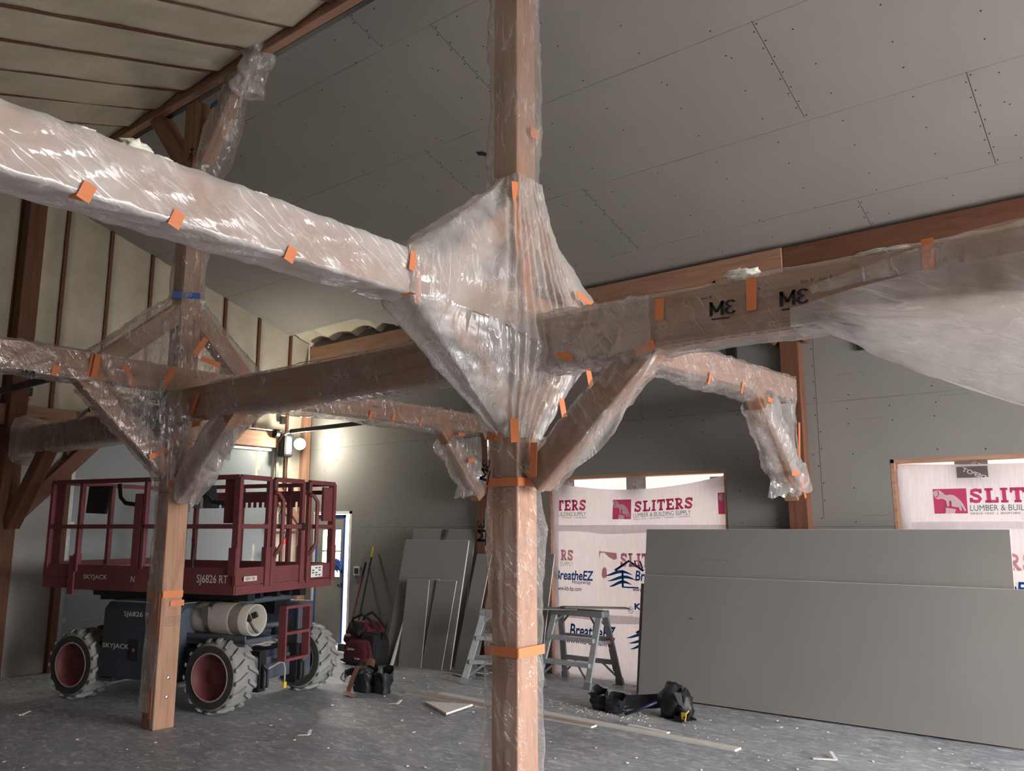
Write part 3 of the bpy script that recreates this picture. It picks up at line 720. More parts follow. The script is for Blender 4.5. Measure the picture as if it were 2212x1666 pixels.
F4, o4 = beamfilm((-10.1,3.975,2.705), (-7.45,3.975,2.705), .19, .26, 'loose-ended plastic sleeve on the dark tie beam left of the lift post', M_FILMX, .012, .03, .01, None, seed=4)
F5, o5 = beamfilm((-7.11,1.2,3.05), (-7.11,3.12,3.05), .19, .225, 'plastic sleeve on the near half of the lift post cross beam', M_FILMX, .012, .04, .004, ridges(4, 10, .012, 4, 1.2, 7), seed=5)
tape(o5, (-6.995, 2.82, 2.965), (0,.1,1), (1,0,0), .09, .06); tape(o5, (-6.99, 3.1, 3.05), (0,.12,1), (1,0,0), .2, .05)
mark(o5, plane((-6.992, 2.6, 2.885), (0,1,0), (0,0,1)), .13, .05, 0, False)
F6, o6 = beamfilm((-7.11,4.75,3.05), (-7.11,8.1,3.05), .19, .225, 'sagging plastic sleeve on the far half of the lift post cross beam', M_FILMX, .012, .10, .006, ridges(3, 14, .01, 4, 1.2, 9), seed=6)
for y in (6.2, 6.55, 7.0): tape(o6, (-6.995, y, 2.96), (0,.3,1), (1,0,0), .1, .04)
F7, o7 = beamfilm((-3.124,4.75,3.053), (-2.963,8.12,3.07), .19, .225, 'sagging plastic sleeve on the far half of the middle cross beam', M_FILMX, .012, .12, .006, ridges(3, 13, .012, 4, 1.3, 11), seed=7)
for y in (5.3, 6.3, 6.9): tape(o7, (-3.035+.0475*(y-4.08), y, 2.93), (0,.5,1), (1,0,0), .12, .03)
# --- sleeves on posts and braces
def loose(a, n, seed):
    return lambda u, v: a*(.5+noise.noise(V((math.cos(2*pi*u)*1.2+seed, math.sin(2*pi*u)*1.2, v*n))))
F8 = Film(sleeve((*CP,3.90), (*CP,5.85), PW, PW, .012), .008, 5, 8, lambda u, v: loose(.03,5,1)(u,v)+ridges(3,11,.010,5,1.5,1)(u,v))
o8 = F8.make('plastic_wrap', 64, 80, M_FILM, 'crinkled plastic sleeve on the upper part of the middle post', True)
tape(o8, (-3.03, 4.03, 4.25), (0,1,0), (1,0,0), .09, .07)
F9 = Film(sleeve((*CP,.03), (*CP,2.26), PW, PW, .014), .010, 4, 9, lambda u, v: loose(.055,6,4)(u,v)*min(1,abs(v-.43)*6+.12)*min(1, abs(v-.87)*8+.1)*(.25 if .2 < u < .5 else 1)+ridges(4,14,.005,6,1.8,2)(u,v))
o9 = F9.make('plastic_wrap', 72, 90, M_FILMP, 'baggy plastic sleeve on the lower part of the middle post', True)
for z, w in ((1.975,.05),(.995,.055)):
    mb = MB()
    x0, x1, y0, y1 = CP[0]-.125, CP[0]+.125, CP[1]-.125, CP[1]+.125
    mb.box(x0, x1, y0-.004, y0, z-w/2, z+w/2).box(x1, x1+.004, y0, y1, z-w/2, z+w/2)
    build('tape_strip', mb, M_TAPE, o9)
for z, x in ((2.12,-3.05),): tape(o9, (x, 3.99, z), (0,.1,1), (1,0,0), .2, .05)
mark(o9, plane((-3.20, 3.835, 1.98), (1,0,0), (0,0,1)), .13, .06, TH(75), True); mark(o9, plane((-3.21, 3.835, 1.62), (1,0,0), (0,0,1)), .13, .06, TH(90), True)
o9b = MB()
for k in range(4):
    for j in range(4): o9b.box(-3.25+k*.05, -3.215+k*.05, 3.846, 3.848, .93-j*.022, .934-j*.022)
build('printed_lines', o9b, M_INKG, o9)
def half_wrap(u, v):                       # covers only the shaded faces of the lift post
    z = .02 + 1.99*v; a = PW/2 + .014
    L = [(LP[0]+a*.98, LP[1]-a), (LP[0]-a, LP[1]-a), (LP[0]-a, LP[1]+a)]
    if u < .55: p = V(L[0]).lerp(V(L[1]), u/.55)
    else: p = V(L[1]).lerp(V(L[2]), (u-.55)/.45)
    return V((p.x, p.y, z))
F10 = Film(half_wrap, .008, 5, 10, lambda u, v: -.03*(1 if True else 0)*(.5+noise.noise(V((u*3, v*7, 2))))*math.sin(pi*min(1,u*1.4))*(1 if v > .06 else -1.5))
o10 = F10.make('plastic_wrap', 40, 80, M_FILM, 'plastic sheet on the shaded side of the lift post, right face bare')
tape(o10, (-7.04, 3.862, .95), (0,0,1), (0,-1,0), .35, .045); tape(o10, (-7.06, 3.862, .22), (0,0,1), (0,-1,0), .26, .045)
tape(o10, (-7.11, 3.86, 1.12), (1,0,0), (0,-1,0), .19, .06); tape(o10, (-7.008, 3.975, 1.13), (0,1,0), (1,0,0), .19, .06); tape(o10, (-7.008, 4.02, 1.05), (0,1,0), (1,0,0), .13, .05)
gb = MB()
for k in range(5):
    for j in range(5): gb.box(-7.011, -7.009, 3.92+k*.03, 3.94+k*.03, .86+j*.018, .864+j*.018)
build('printed_lines', gb, M_INKG, o10)
F11 = Film(sleeve((*LP,3.84), (*LP,5.0), PW, PW, .012), .007, 5, 11, loose(.025, 4, 8))
o11 = F11.make('plastic_wrap', 48, 40, M_FILM, 'thin plastic sleeve on the lift post above its diamond', True)
F12 = Film(sleeve((-2.96,3.975,2.0), (-2.22,3.975,2.68), BW, .17, .012), .006, 6, 12, ridges(3,8,.01,4,1.3,4))
o12 = F12.make('plastic_wrap', 48, 44, M_FILMT, 'plastic sleeve around the lower brace right of the middle post', True)
def hang12(u, v):                          # limp flap under that brace
    a = V((-2.93,3.93,1.92)).lerp(V((-2.12,3.93,2.66)), u)
    return a + V((.62,-.0,-.66)).normalized()*v*(.10*math.sin(pi*min(1,u*1.02))+.015) + V((0,.03*math.sin(9*u+4*v),0))
build('limp_flap', MB().grid(lambda u, v: Film(hang12, .008, 8, 3).p(u, v), 60, 10), M_FILMM, o12, smooth=True, keep=True)
tape(o12, (-2.925, 3.862, 2.10), (.05,0,1), (0,-1,0), .2, .05)
F13 = Film(sleeve((-7.11,3.83,2.28), (-7.11,3.12,2.93), BW, .17, .012), .009, 7, 13, ridges(4,9,.012,4,1.3,6))
o13 = F13.make('plastic_wrap', 48, 40, M_FILM, 'shiny plastic sleeve around the lower left brace of the lift post', True)
tape(o13, (-7.0, 3.75, 2.36), (0,1,.5), (1,0,0), .2, .045)
F14 = Film(sleeve((-6.93,3.975,2.0), (-6.25,3.975,2.66), BW, .17, .02), .014, 6, 14, loose(.04, 4, 3))
o14 = F14.make('plastic_wrap', 48, 44, M_FILMM, 'torn milky plastic on the lower right brace of the lift post', True)
def rag14(u, v):
    a = V((-6.90,3.95,1.95)).lerp(V((-6.2,3.95,2.6)), u)
    return a + V((.5,-.02,-.75))*v*(.12+.20*abs(noise.noise(V((u*6,0,3))))) + V((0,.05*math.sin(7*u+3*v),0))
build('limp_flap', MB().grid(lambda u, v: Film(rag14, .012, 8, 3).p(u, v), 50, 14), M_FILMM, o14, smooth=True, keep=True)
# wall post ends of the far cross beams
def wallbag(xc, y0, y1, z0, z1, label, seed, flap=True):
    M_FILMM = globals()['M_FILMM'] if seed == 21 else M_FILM
    F = Film(sleeve((xc,y1+.02,z0), (xc,y0,z1), BW+.02, .2, .02), .018, 6, seed, loose(.06, 4, seed))
    o = F.make('plastic_wrap', 44, 50, M_FILMM, label, True)
    def web(u, v):                          # web between brace, beam and post
        a = V((xc+.08, y0-.02, z1-.05)).lerp(V((xc+.085, y1-.01, z1+.05)), u); b = V((xc+.08, y1-.12, z0+.05)).lerp(V((xc+.085, y1, z0)), u)
        return a.lerp(b, v) + V((.03*math.sin(pi*u)*math.sin(pi*v), 0, 0))
    build('web', MB().grid(lambda u, v: Film(web, .014, 7, seed).p(u, v), 30, 40), M_FILMM, o, smooth=True, keep=True)
    if flap:
        def fl(u, v):
            a = V((xc-.1, y1-.22, z0+.16)).lerp(V((xc+.16, y1-.02, z0+.22)), u)
            return a + V((.02*math.sin(6*u), -.05*v, -(.28+.12*noise.noise(V((u*5, seed, 0))))*v)) + V((.12*(u-.4)*v, 0, 0))
        build('limp_flap', MB().grid(lambda u, v: Film(fl, .016, 8, seed+1).p(u, v), 24, 20), M_FILMM, o, smooth=True, keep=True)
    return o
o15 = wallbag(-2.95, 7.34, 8.12, 2.12, 2.88, 'ragged plastic bag taped around brace and wall post between the openings', 21)
for c, al, L in (((-2.81,8.0,2.55),(0,.15,1),.35), ((-2.81,7.85,2.22),(0,1,.05),.22), ((-2.81,8.02,2.1),(0,.6,-1),.25), ((-2.81,7.3,2.86),(0,1,-.1),.1)): tape(o15, c, al, (1,0,0), L, .045)
o16 = wallbag(-7.06, 7.5, 8.1, 2.2, 2.83, 'ragged plastic around the small brace behind the middle post', 22)
tape(o16, (-6.9, 7.62, 2.86), (0,1,0), (1,0,0), .12, .04); tape(o16, (-6.9, 7.8, 2.55), (0,1,.2), (1,0,0), .1, .05)
# bag on the upper ridge brace of the lift post
def ridgebag(u, v):
    c = V((-7.0,3.975,4.75)).lerp(V((-6.45,3.975,5.9)), v); r = .10 + .05*math.sin(pi*v) + .04*noise.noise(V((u*2, v*4, 6)))
    th = 2*pi*u; return c + V((math.cos(th)*r, math.sin(th)*r*1.0, -.35*math.cos(th)*r))
o17 = Film(ridgebag, .02, 6, 17).make('plastic_wrap', 44, 50, M_FILM, 'crumpled plastic bag on the ridge brace above the lift post', True)
tape(o17, (-6.62, 3.83, 5.6), (1,0,.2), (0,-1,0), .12, .05, M_BTAPE)
mark(o17, plane((-6.84, 3.80, 5.1), (1,0,0), (0,0,1)), .13, .07, TH(70), False)
def ridgeclump(u, v):
    th = 2*pi*u; r = .13 + .09*noise.noise(V((math.cos(th)*1.5, math.sin(th)*1.5, v*3))) - .05*abs(v-.5)
    c = V((-6.25,3.93,5.62)).lerp(V((-5.98,3.9,6.06)), v); return c + V((math.cos(th)*r, math.sin(th)*r, 0))
o18 = Film(ridgeclump, .03, 7, 18).make('plastic_wrap', 40, 30, M_FILMM, 'ragged clump of plastic hanging from the ridge beam', True)
tape(o18, (-6.12, 3.76, 5.97), (1,0,.1), (0,-1,0), .1, .06, M_BTAPE)
tape(o11, (-7.0, 3.90, 4.95), (.2,1,0), (1,-.3,0), .2, .05, M_BTAPE)
def flare(u, v):
    th = 2*pi*u; k = 1 + 1.0*v; c = V((-10.1 - .28*v, 3.975, 2.70+.0*v))
    return c + V((0, .115*k*math.copysign(abs(math.cos(th))**.5, math.cos(th)), .145*k*math.copysign(abs(math.sin(th))**.5, math.sin(th))))
o4b = build('flared_end', MB().grid(lambda u, v: Film(flare, .02, 6, 2).p(u, v), 40, 14, True), M_FILMM, o4, smooth=True, keep=True)
# big drape at the right
def drape(u, v):
    x = -1.36 + 2.68*u; k = max(0, u-.05)
    low = 2.655 - .60*min(1, k/.44)**.8 - .05*math.sin(pi*min(1,u))
    top = 2.75 + .07*min(1, max(0, u-.02)/.20)**.9
    z = top + (low-top)*v
    on_ = max(0, (z-2.66)/.3)
    bul = (.02 + .10*math.sin(pi*min(1, max(0, v-.25)/.75))*min(1, u*3.5)) + .035*math.sin(u*15+v*3)*v*min(1,u*5)
    return V((x, 3.853 - bul*min(1, u*12), z))
FDp = Film(drape, .010, 3, 31, lambda u, v: ridges(8, 4, .022, 6, 1.4, 7)(u, v)*v*min(1, u*6))
dp = FDp.make('plastic_drape', 130, 60, M_FILMD, 'large milky plastic drape sagging below the tie beam at right edge')
def drape_top(u, v):
    x = -1.25 + 2.55*u; z0 = 2.80 + .02*math.sin(u*9); z1 = 2.84 + .12*min(1, u*3.5)
    return V((x, 3.846 - .02*math.sin(pi*v), z0 + (z1-z0)*v))
build('upper_fold', MB().grid(lambda u, v: Film(drape_top, .006, 5, 35, ridges(7, 3, .008, 6, 1.4, 3)).p(u, v), 90, 14), M_FILM, dp, smooth=True, keep=True)
def drape2(u, v):
    a = drape(u, 1); b = V((a.x+.02, 4.10, 2.68))
    p = a.lerp(b, v); p.z -= .05*math.sin(pi*v); return p
build('back_fold', MB().grid(lambda u, v: Film(drape2, .02, 4, 33).p(u, v), 110, 24), M_FILMD, dp, smooth=True, keep=True)
mark(dp, lambda x, y: FDp.p(.10 + x/2.6, .66 - y*3.2, .012), .14, .075, TH(-35), True)

# foam scraps lying on the beams
def scrap(c, r, label, seed, grp='foam scraps on the beams'):
    tag(build('foam_scrap', MB().blob(c, r, seed, .75, 3, 2.6), M_FOAMW, smooth=True), label, 'foam scrap', grp)
scrap((-3.10, 1.47, 3.20), (.03,.06,.03), 'largest foam crumb on top of the lit near cross beam', 1)
scrap((-3.10, 1.27, 3.19), (.025,.05,.015), 'flat foam crumb on the lit beam, second from the frame edge', 2)
scrap((-3.10, 2.05, 3.19), (.02,.04,.012), 'tiny foam crumb on the lit beam nearest the plastic cone', 3)
scrap((-3.10, 1.60, 3.19), (.02,.05,.012), 'small foam crumb on the lit beam beside the largest one', 4)
scrap((-1.63, 3.92, 2.985), (.09,.04,.03), 'ragged foam piece on the right tie beam above the orange tape', 5)
scrap((-.95, 3.92, 2.965), (.12,.03,.012), 'thin foam ridge on the right tie beam before the frame edge', 6)

# ================================================================= SCISSOR LIFT
A15 = math.radians(15)
lift = thing('scissor_lift', 'red and dark blue scissor lift parked behind the left timber post', 'scissor lift', (-6.99, 4.58, 0), A15)
def LPt(name, mb, mat, parent=lift, **k): return build(name, mb, mat, parent, local=True, **k)
def tyre(name, c, out):
    """wheel with outward axis out = -1 (near) or 1 (far)"""
    c = V(c); ax = V((0, out, 0)); hw = .145
    tb = MB().lathe([(-hw,.20),(-hw,.285),(-hw*.85,.315),(0,.322),(hw*.85,.315),(hw,.285),(hw,.215)], c, ax, 48)
    o = LPt(name, tb, M_RUB, smooth=True)
    lug = MB(); n = 17
    for k in range(n):
        for s in (-1, 1):
            t0 = 2*pi*(k + (.5 if s > 0 else 0))/n; pts = []
            for q in range(4):
                w = s*(.01 + q*.046); t = t0 + q*.075
                for r in (.312, .345 if q < 3 else .325):
                    for dt in (-.052, .052):
                        pts.append(c + V((math.sin(t+dt)*r, w*1.0, math.cos(t+dt)*r)))
            fs = []
            for q in range(3):
                a = q*4; b = a+4
                fs += [(a,a+1,b+1,b),(a+2,b+2,b+3,a+3),(a,b,b+2,a+2),(a+1,a+3,b+3,b+1)]
            fs += [(0,2,3,1),(12,13,15,14)]
            lug.add(pts, fs)
    LPt('tread_lugs', lug, M_RUB, o)
    rm = MB().lathe([(hw+.002,.285),(hw+.006,.25),(hw+.004,.214)], c, ax, 40)
    LPt('sidewall', rm, M_RUBD, o, smooth=True)
    rim = MB().lathe([(hw+.004,.216),(hw+.006,.205),(hw-.02,.198),(hw-.06,.19),(hw-.075,.09),(hw-.06,.07),(hw-.06,0)] if out < 0 else
                     [(hw+.004,.216),(hw+.004,.205),(hw-.16,.195),(hw-.2,.1),(hw-.2,0)], c, ax, 40)
    LPt('rim', rim, M_LRED if out < 0 else M_RUBD, o, smooth=True)
    LPt('rim_flange', MB().lathe([(hw+.006,.222),(hw+.012,.216),(hw+.006,.207)], c, ax, 40), M_DECK, o, smooth=True)
    if True:
        LPt('inner_rim', MB().lathe([(-hw-.002,.22),(-hw+.01,.205),(-.02,.20),(0,.1),(0,0)], c, ax, 40).lathe([(-hw-.003,.285),(-hw-.006,.25),(-hw-.003,.214)], c, ax, 40), M_RUBD, o, smooth=True)
    return o
for c, out in (((-.22,.12,.335),-1), ((-2.05,.12,.335),-1), ((-.22,1.40,.335),1), ((-2.05,1.40,.335),1)): tyre('wheel', c, out)
LPt('axle', MB().box(-.34,-.10,.28,1.24,.22,.44), M_LBLUE2, bevel=.01)
LPt('hub_motor', MB().box(-.36,-.02,.27,.42,.18,.48).box(-.36,-.02,1.08,1.24,.18,.48), M_LBLUE2, bevel=.03)
for y0 in (.42, .98):
    LPt('tie_down_plate', MB().box(-.12,-.02,y0,y0+.10,.14,.52).tube([(-.02,y0+.03,.18),(.02,y0+.03,.18),(.02,y0+.03,.34),(-.02,y0+.05,.40)], .014, 8).tube([(-.02,y0+.08,.18),(.02,y0+.08,.18),(.02,y0+.08,.34),(-.02,y0+.05,.40)], .014, 8), M_BLACK)
LPt('chassis', MB().box(-2.3,-.12,.42,1.10,.30,.50).box(-2.2,-.4,.1,1.4,.44,.56), M_LBLUE, bevel=.01)
cov = LPt('engine_cover', MB().prism([(.24,.0),(.90,.0),(.97,.06),(.97,.5),(.24,.5)], lambda a, b, d: V((d, b+.01, a)), -1.68, -.68), M_LBLUE, bevel=.012)
LPt('cover_end', MB().prism([(.28,.03),(.88,.03),(.93,.08),(.93,.34),(.28,.34)], lambda a, b, d: V((d, b, a)), -.69, -.672), M_LBLUE2, cov)
fn_near = lambda y: (lambda u, v: V((u, y, v)))
lettering('SKYJACK', fn_near(.006), -1.66, .51, .36, .06, M_LETTER, cov, True, bold=.01)
lettering('SJ6826 RT', fn_near(.006), -1.40, .825, .40, .06, M_LETTER, cov, True, bold=.0)
LPt('switch_panel', MB().box(-1.29,-1.17,.0,.012,.42,.62), M_BLACK, cov)
LPt('switch_knob', MB().lathe([(0,.018),(.012,.018),(.016,0)], (-1.23,0,.52), (0,-1,0), 12), M_LRED, cov)
LPt('dusty_top', MB().box(-1.66,-.72,.07,.5,.97,.978), M_DECK, cov)
LPt('step_bracket', MB().box(-1.72,-1.5,.02,.3,.2,.23).box(-1.52,-1.5,.02,.3,.2,.28), M_LBLUE2)
# scissor stack
sx = MB()
for y in (.42, .62, .88, 1.08):
    sx.bar((-2.2,y,.62), (-.35,y,1.02), .05, .09).bar((-.35,y+.06,.62), (-2.2,y+.06,1.02), .05, .09)
    sx.bar((-2.2,y,.60), (-.2,y,.66), .05, .08).bar((-2.2,y,.98), (-.2,y,1.04), .05, .07)
LPt('scissor_arms', sx, M_BLACK)
for x, z in ((-.28,.66),(-.28,.98),(-1.25,.82)): LPt('scissor_pin', MB().tube([(x,.35,z),(x,1.2,z)], .03, 12), M_LBLUE2)
LPt('platform_support', MB().box(-2.2,-.1,.3,.4,1.0,1.08).box(-2.2,-.1,1.1,1.2,1.0,1.08).box(-.75,-.3,.95,1.2,.82,1.02), M_BLACK)
LPt('side_box', MB().box(-.62,-.12,1.12,1.38,.30,.93), M_LBLUE2, bevel=.02)
LPt('hose_bundle', MB().blob((-.22,.6,.58), (.16,.22,.035), 4, .8, 3, 4), M_DECK, smooth=True)
LPt('hydraulic_cylinder', MB().tube([(-.30,.50,.60),(-.30,1.1,.62)], .045, 14).tube([(-.42,.4,.72),(-.2,.95,.72)], .03, 12), M_LBLUE2)
# gas tank on its tray
tk = LPt('gas_tank', MB().lathe([(-.77,0),(-.77,.06),(-.745,.11),(-.70,.145),(-.62,.155),(-.22,.155),(-.20,.152),(-.16,.12),(-.14,.05),(-.14,0)], (0,.30,.83), (1,0,0), 40), M_TANK, smooth=True)
LPt('tank_collar', MB().lathe([(-.22,.150),(.02,.150),(.025,.146),(.02,.138),(-.2,.138)], (0,.30,.83), (1,0,0), 40), M_TANK, tk, smooth=True)
LPt('tank_strap', MB().lathe([(-.50,.160),(-.44,.160)], (0,.30,.83), (1,0,0), 40).box(-.51,-.43,.13,.16,.84,.95), M_STEEL, tk)
LPt('tank_valve', MB().tube([(-.14,.30,.83),(-.05,.30,.83)], .02, 10).tube([(-.08,.30,.83),(-.06,.26,.90)], .014, 8).tube([(-.06,.33,.86),(-.02,.35,.88)], .03, 12).tube([(-.06,.27,.86),(-.03,.22,.86)], .026, 12).tube([(-.07,.30,.82),(-.03,.33,.74),(0,.36,.70)], .012, 8), M_BLACK, tk)
LPt('tank_labels', MB().lathe([(-.20,.1515),(-.08,.1515)], (0,.30,.83), (1,0,0), 40), M_DECK, tk)
LPt('tank_tray', MB().box(-.80,.05,.12,.50,.62,.665).box(-.80,.05,.12,.14,.6,.70), M_LBLUE2, bevel=.006)
# access ladder
al = LPt('access_ladder', MB().box(.0,.09,.655,.68,.40,.93), M_LRED); LPt('side_rail', MB().box(.0,.09,1.03,1.055,.40,.93), M_LRED, al)
for z in (.40, .655, .91): LPt('rung', MB().box(.0,.09,.68,1.03,z-.006,z+.022), M_LRED, al)
LPt('cable', MB().tube([(.03,.66,.40),(.05,.70,.38),(.06,.71,.32),(.06,.71,.20)], .009, 8).tube([(.03,.66,.39),(0,.55,.35),(-.01,.46,.30)], .009, 8), M_DECK)
LPt('yellow_plug', MB().box(.045,.075,.69,.73,.14,.20), M_YEL, bevel=.005)
# platform
pf = LPt('platform_deck', MB().box(-2.22,-.02,.02,1.48,1.08,1.14).box(-2.58,-2.2,.06,1.44,1.24,1.28), M_DECK)
LPt('side_skirt', MB().box(-2.16,.0,-.012,.012,1.08,1.33).box(-.012,.012,0,1.5,1.08,1.165), M_LRED, bevel=.004)
LPt('far_skirt', MB().box(-2.2,0,1.488,1.512,1.08,1.33), M_LRED)
ex = LPt('extension_deck', MB().box(-2.60,-2.10,.0,.02,1.09,1.20).box(-2.60,-2.10,-.01,.03,1.20,1.33).box(-2.62,-2.6,0,1.5,1.09,1.35), M_LRED, bevel=.006)
LPt('extension_roller', MB().box(-2.20,-2.12,-.03,.01,1.03,1.42), M_LRED, ex)
lettering('SKYJACK', fn_near(-.014), -1.99, 1.175, .34, .06, M_LETTER, pf, True, bold=.01)
lettering('SJ6826 RT', fn_near(-.014), -.46, 1.165, .38, .10, M_LETTER, pf, True, bold=.008)
bxs = MB(); bxs.box(-1.33,-1.20,-.0145,-.0135,1.165,1.235)
lettering('N', fn_near(-.016), -1.32, 1.17, .05, .06, M_LETTER, pf, True, bold=.01)
LPt('rail_sticker', MB().box(.030,.032,.08,.26,1.205,1.25), M_LETTER, pf)
lettering('NEW TEK', lambda u, v: V((.0335, u, v)), .10, 1.212, .14, .03, M_LRED, pf, True, bold=.02)
st = LPt('rating_sticker', MB().box(.030,.032,1.10,1.30,1.19,1.31), M_WHITE, pf)
for j in range(4):
    for k in range(3): 
        if (j+k) % 3: LPt('sticker_text', MB().box(.0325,.0335,1.12+k*.055,1.155+k*.055,1.205+j*.025,1.217+j*.025), M_INK, pf)
def rt(mb, a, b, w=.045): return mb.bar(a, b, w, w)
ZT, ZM = 2.19, 1.72
nr = MB()
for x in (-2.56, -2.12, -1.20, -.68, -.03): rt(nr, (x,0,1.30), (x,0,ZT))
rt(nr, (-2.58,0,ZT), (0,0,ZT)); rt(nr, (-2.56,0,ZM), (-.03,0,ZM))
nr.box(-1.34,-1.24,-.02,.02,1.3,2.05)
LPt('near_guardrail', nr, M_LRED, bevel=.004)
for q in ((-2.15,-2.09,-.03,.03,1.26,1.44),(-.075,.015,-.03,.03,1.26,1.52),(-.03,.03,.46,.53,1.14,1.52),(-.03,.03,.38,.45,1.14,1.52),(-.03,.03,1.46,1.53,1.14,1.52),(-.03,.03,.92,.985,1.14,1.52),(-.03,.03,1.03,1.09,1.14,1.52)): LPt('rail_socket', MB().box(*q), M_LRED, bevel=.003)
for q in ((-.20,-.06,.015,.03,1.75,2.18), (-.03,.0,1.32,1.48,1.78,2.15), (-2.56,-2.42,.02,.035,1.3,2.18)): LPt('corner_panel', MB().box(*q), M_LRED)
fr_ = MB()
for x in (-2.56, -2.0, -1.3, -.6, -.03): rt(fr_, (x,1.5,1.30), (x,1.5,ZT))
rt(fr_, (-2.58,1.5,ZT), (0,1.5,ZT)); rt(fr_, (-2.56,1.5,ZM), (-.03,1.5,ZM)); rt(fr_, (-2.0,1.5,ZT-.09), (-.03,1.5,ZT-.09))
LPt('far_guardrail', fr_, M_LRED)
te = MB().box(-2.0,-.4,1.485,1.495,2.0,2.1)
for k in range(20): te.box(-2.0+k*.08, -1.96+k*.08, 1.485, 1.495, 1.94, 2.0)
LPt('toothed_rail', te, M_LRED)
lr = MB(); rt(lr, (-2.56,0,ZT), (-2.56,1.5,ZT)); rt(lr, (-2.56,0,ZM), (-2.56,1.5,ZM)); rt(lr, (-2.56,.75,1.3), (-2.56,.75,ZT))
LPt('end_guardrail', lr, M_LRED)
for y0, y1, nm in ((0,.42,'gate_panel'), (.50,.95,'entry_gate'), (1.06,1.5,'gate_panel')):
    g = MB(); rt(g, (0,y0,ZT), (0,y1,ZT)); rt(g, (0,y0,ZM), (0,y1,ZM)); rt(g, (0,y0,1.17), (0,y0,ZT)); rt(g, (0,y1,1.17), (0,y1,ZT))
    g.box(-.008,.008,y0,y1,1.17,1.33); LPt(nm, g, M_LRED, bevel=.004)
LPt('gate_hinge', MB().box(-.025,.025,.445,.475,2.10,2.19).box(-.025,.025,.99,1.02,2.10,2.19).box(-.03,.03,.93,.97,1.68,1.76), M_BLACK)
for y in (.50, 1.06):
    LPt('grab_handle', MB().tube([(.02,y-.02,2.06),(.05,y+.01,2.05),(.075,y+.05,1.98),(.075,y+.05,1.55),(.05,y+.02,1.47),(.02,y-.01,1.43)], .021, 10), M_LRED, smooth=True)
for x in (-1.38, -.22):
    LPt('rail_handle', MB().tube([(x-.25,.03,2.16),(x-.24,.05,2.02),(x-.18,.06,1.96),(x,.06,1.94)], .022, 10), M_BLACK, smooth=True)
cb = LPt('control_box', MB().prism([(1.90,.03),(2.12,.05),(2.12,.22),(1.90,.26)], lambda a, b, d: V((d, b, a)), -.66, -.50), M_BLACK, bevel=.01)
LPt('control_shield', MB().box(-.64,-.50,.01,.05,1.90,2.0), M_STEEL, cb)
LPt('manual_case', MB().prism([(-2.06,2.14),(-1.74,2.14),(-1.80,1.85),(-2.08,1.86)], lambda a, b, d: V((a, d, b)), .02, .05), M_BLACK)
LPt('control_cable', MB().tube([(-.62,.06,1.60),(-.58,.05,1.52),(-.60,.06,1.35),(-.55,.1,1.2)], .011, 8), M_BLACK)

# ================================================================= OPENER, LAMP, TRACK, CORD, BOXES
op = thing('door_opener', 'black wall-mounted garage door opener beside the lit lamp', 'door opener', (-10.65, 7.72, 2.7))
build('housing', MB().box(-10.74,-10.56,7.64,7.82,2.78,3.14), M_BLACK, op, bevel=.04)
build('pulley', MB().lathe([(-.03,.0),(-.03,.07),(.03,.07),(.03,0)], (-10.66,7.55,3.13), (0,1,0), 18), M_BLACK, op)
build('torsion_bar', MB().tube([(-10.66,4.7,3.18),(-10.66,7.64,3.18)], .014, 8), M_STEEL, op)
lamp = thing('work_lamp', 'glaring white work lamp by the end wall corner', 'lamp', (-10.48, 7.84, 2.9))
build('lamp_body', MB().lathe([(-.10,0),(-.10,.05),(-.02,.08),(.0,.085)], (-10.47,7.86,2.985), (.75,-.6,-.05), 20), M_BLACK, lamp)
build('bulb', MB().blob((-10.44,7.835,2.98), (.088,.088,.088), 1, 0, 3), M_LAMP, lamp, smooth=True)
pl = bpy.data.lights.new('lamp_light', 'POINT'); pl.energy = 105; pl.color = (1.0, .93, .72); pl.shadow_soft_size = .07
po = bpy.data.objects.new('lamp_light', pl); COL.objects.link(po); po.parent = lamp; po.location = V((-10.34,7.80,2.98)) - V((-10.48,7.84,2.9))
cord = MB().tube([V((-10.72,7.82,2.8)), V((-10.74,7.84,2.3)), V((-10.74,7.82,2.1)), V((-10.72,7.72,1.9)), V((-10.72,7.74,1.72)), V((-10.72,7.9,1.68)), V((-10.72,7.95,1.70)), V((-10.72,7.86,1.62)), V((-10.72,7.84,1.52))], .009, 8)
cd = tag(build('power_cord', cord, M_BLACK, smooth=True), 'black power cord hanging down the foam beside the garage door', 'cord')
ec = tag(build('extension_cord', MB().tube([V((-10.72,7.84,1.50)), V((-10.72,7.84,1.0)), V((-10.72,7.80,.4)), V((-10.6,7.8,.02))], .008, 8), M_BROWNPAPER), 'tan extension cord with glowing red plug on the foam wall', 'cord')
build('glowing_plug', MB().tube([V((-10.72,7.84,1.54)), V((-10.72,7.84,1.46))], .018, 10), M_REDL, ec)
def ebox(c, n, label, s=(.055,.03,.09)):
    c = V(c); o = tag(build('electrical_box', MB().box(c.x-s[0],c.x+s[0],c.y-s[1],c.y+s[1],c.z-s[2],c.z+s[2]), M_BLACK, bevel=.006), label, 'electrical box', 'electrical boxes')
    return o
ebox((-2.231,8.285,3.51), 0, 'black electrical box on the wall under the hanging drape')
ebox((-3.586,8.285,3.54), 0, 'black electrical box on the wall above the far cross beam')
ebox((-10.72,4.02,3.33), 0, 'black electrical box on the dark king post at left edge', (.04,.05,.05))
ebox((-10.76,7.62,1.30), 0, 'grey wired box on the foam wall between lift rails', (.03,.10,.05))
ebox((-10.74,7.72,3.36), 0, 'blue electrical box in the foam above the lamp', (.03,.04,.06))
ou = tag(build('outlet_box', MB().box(-9.61,-9.48,8.27,8.3,1.02,1.15), M_GYP), 'square outlet ring on the wall left of the leaning sheets', 'outlet')
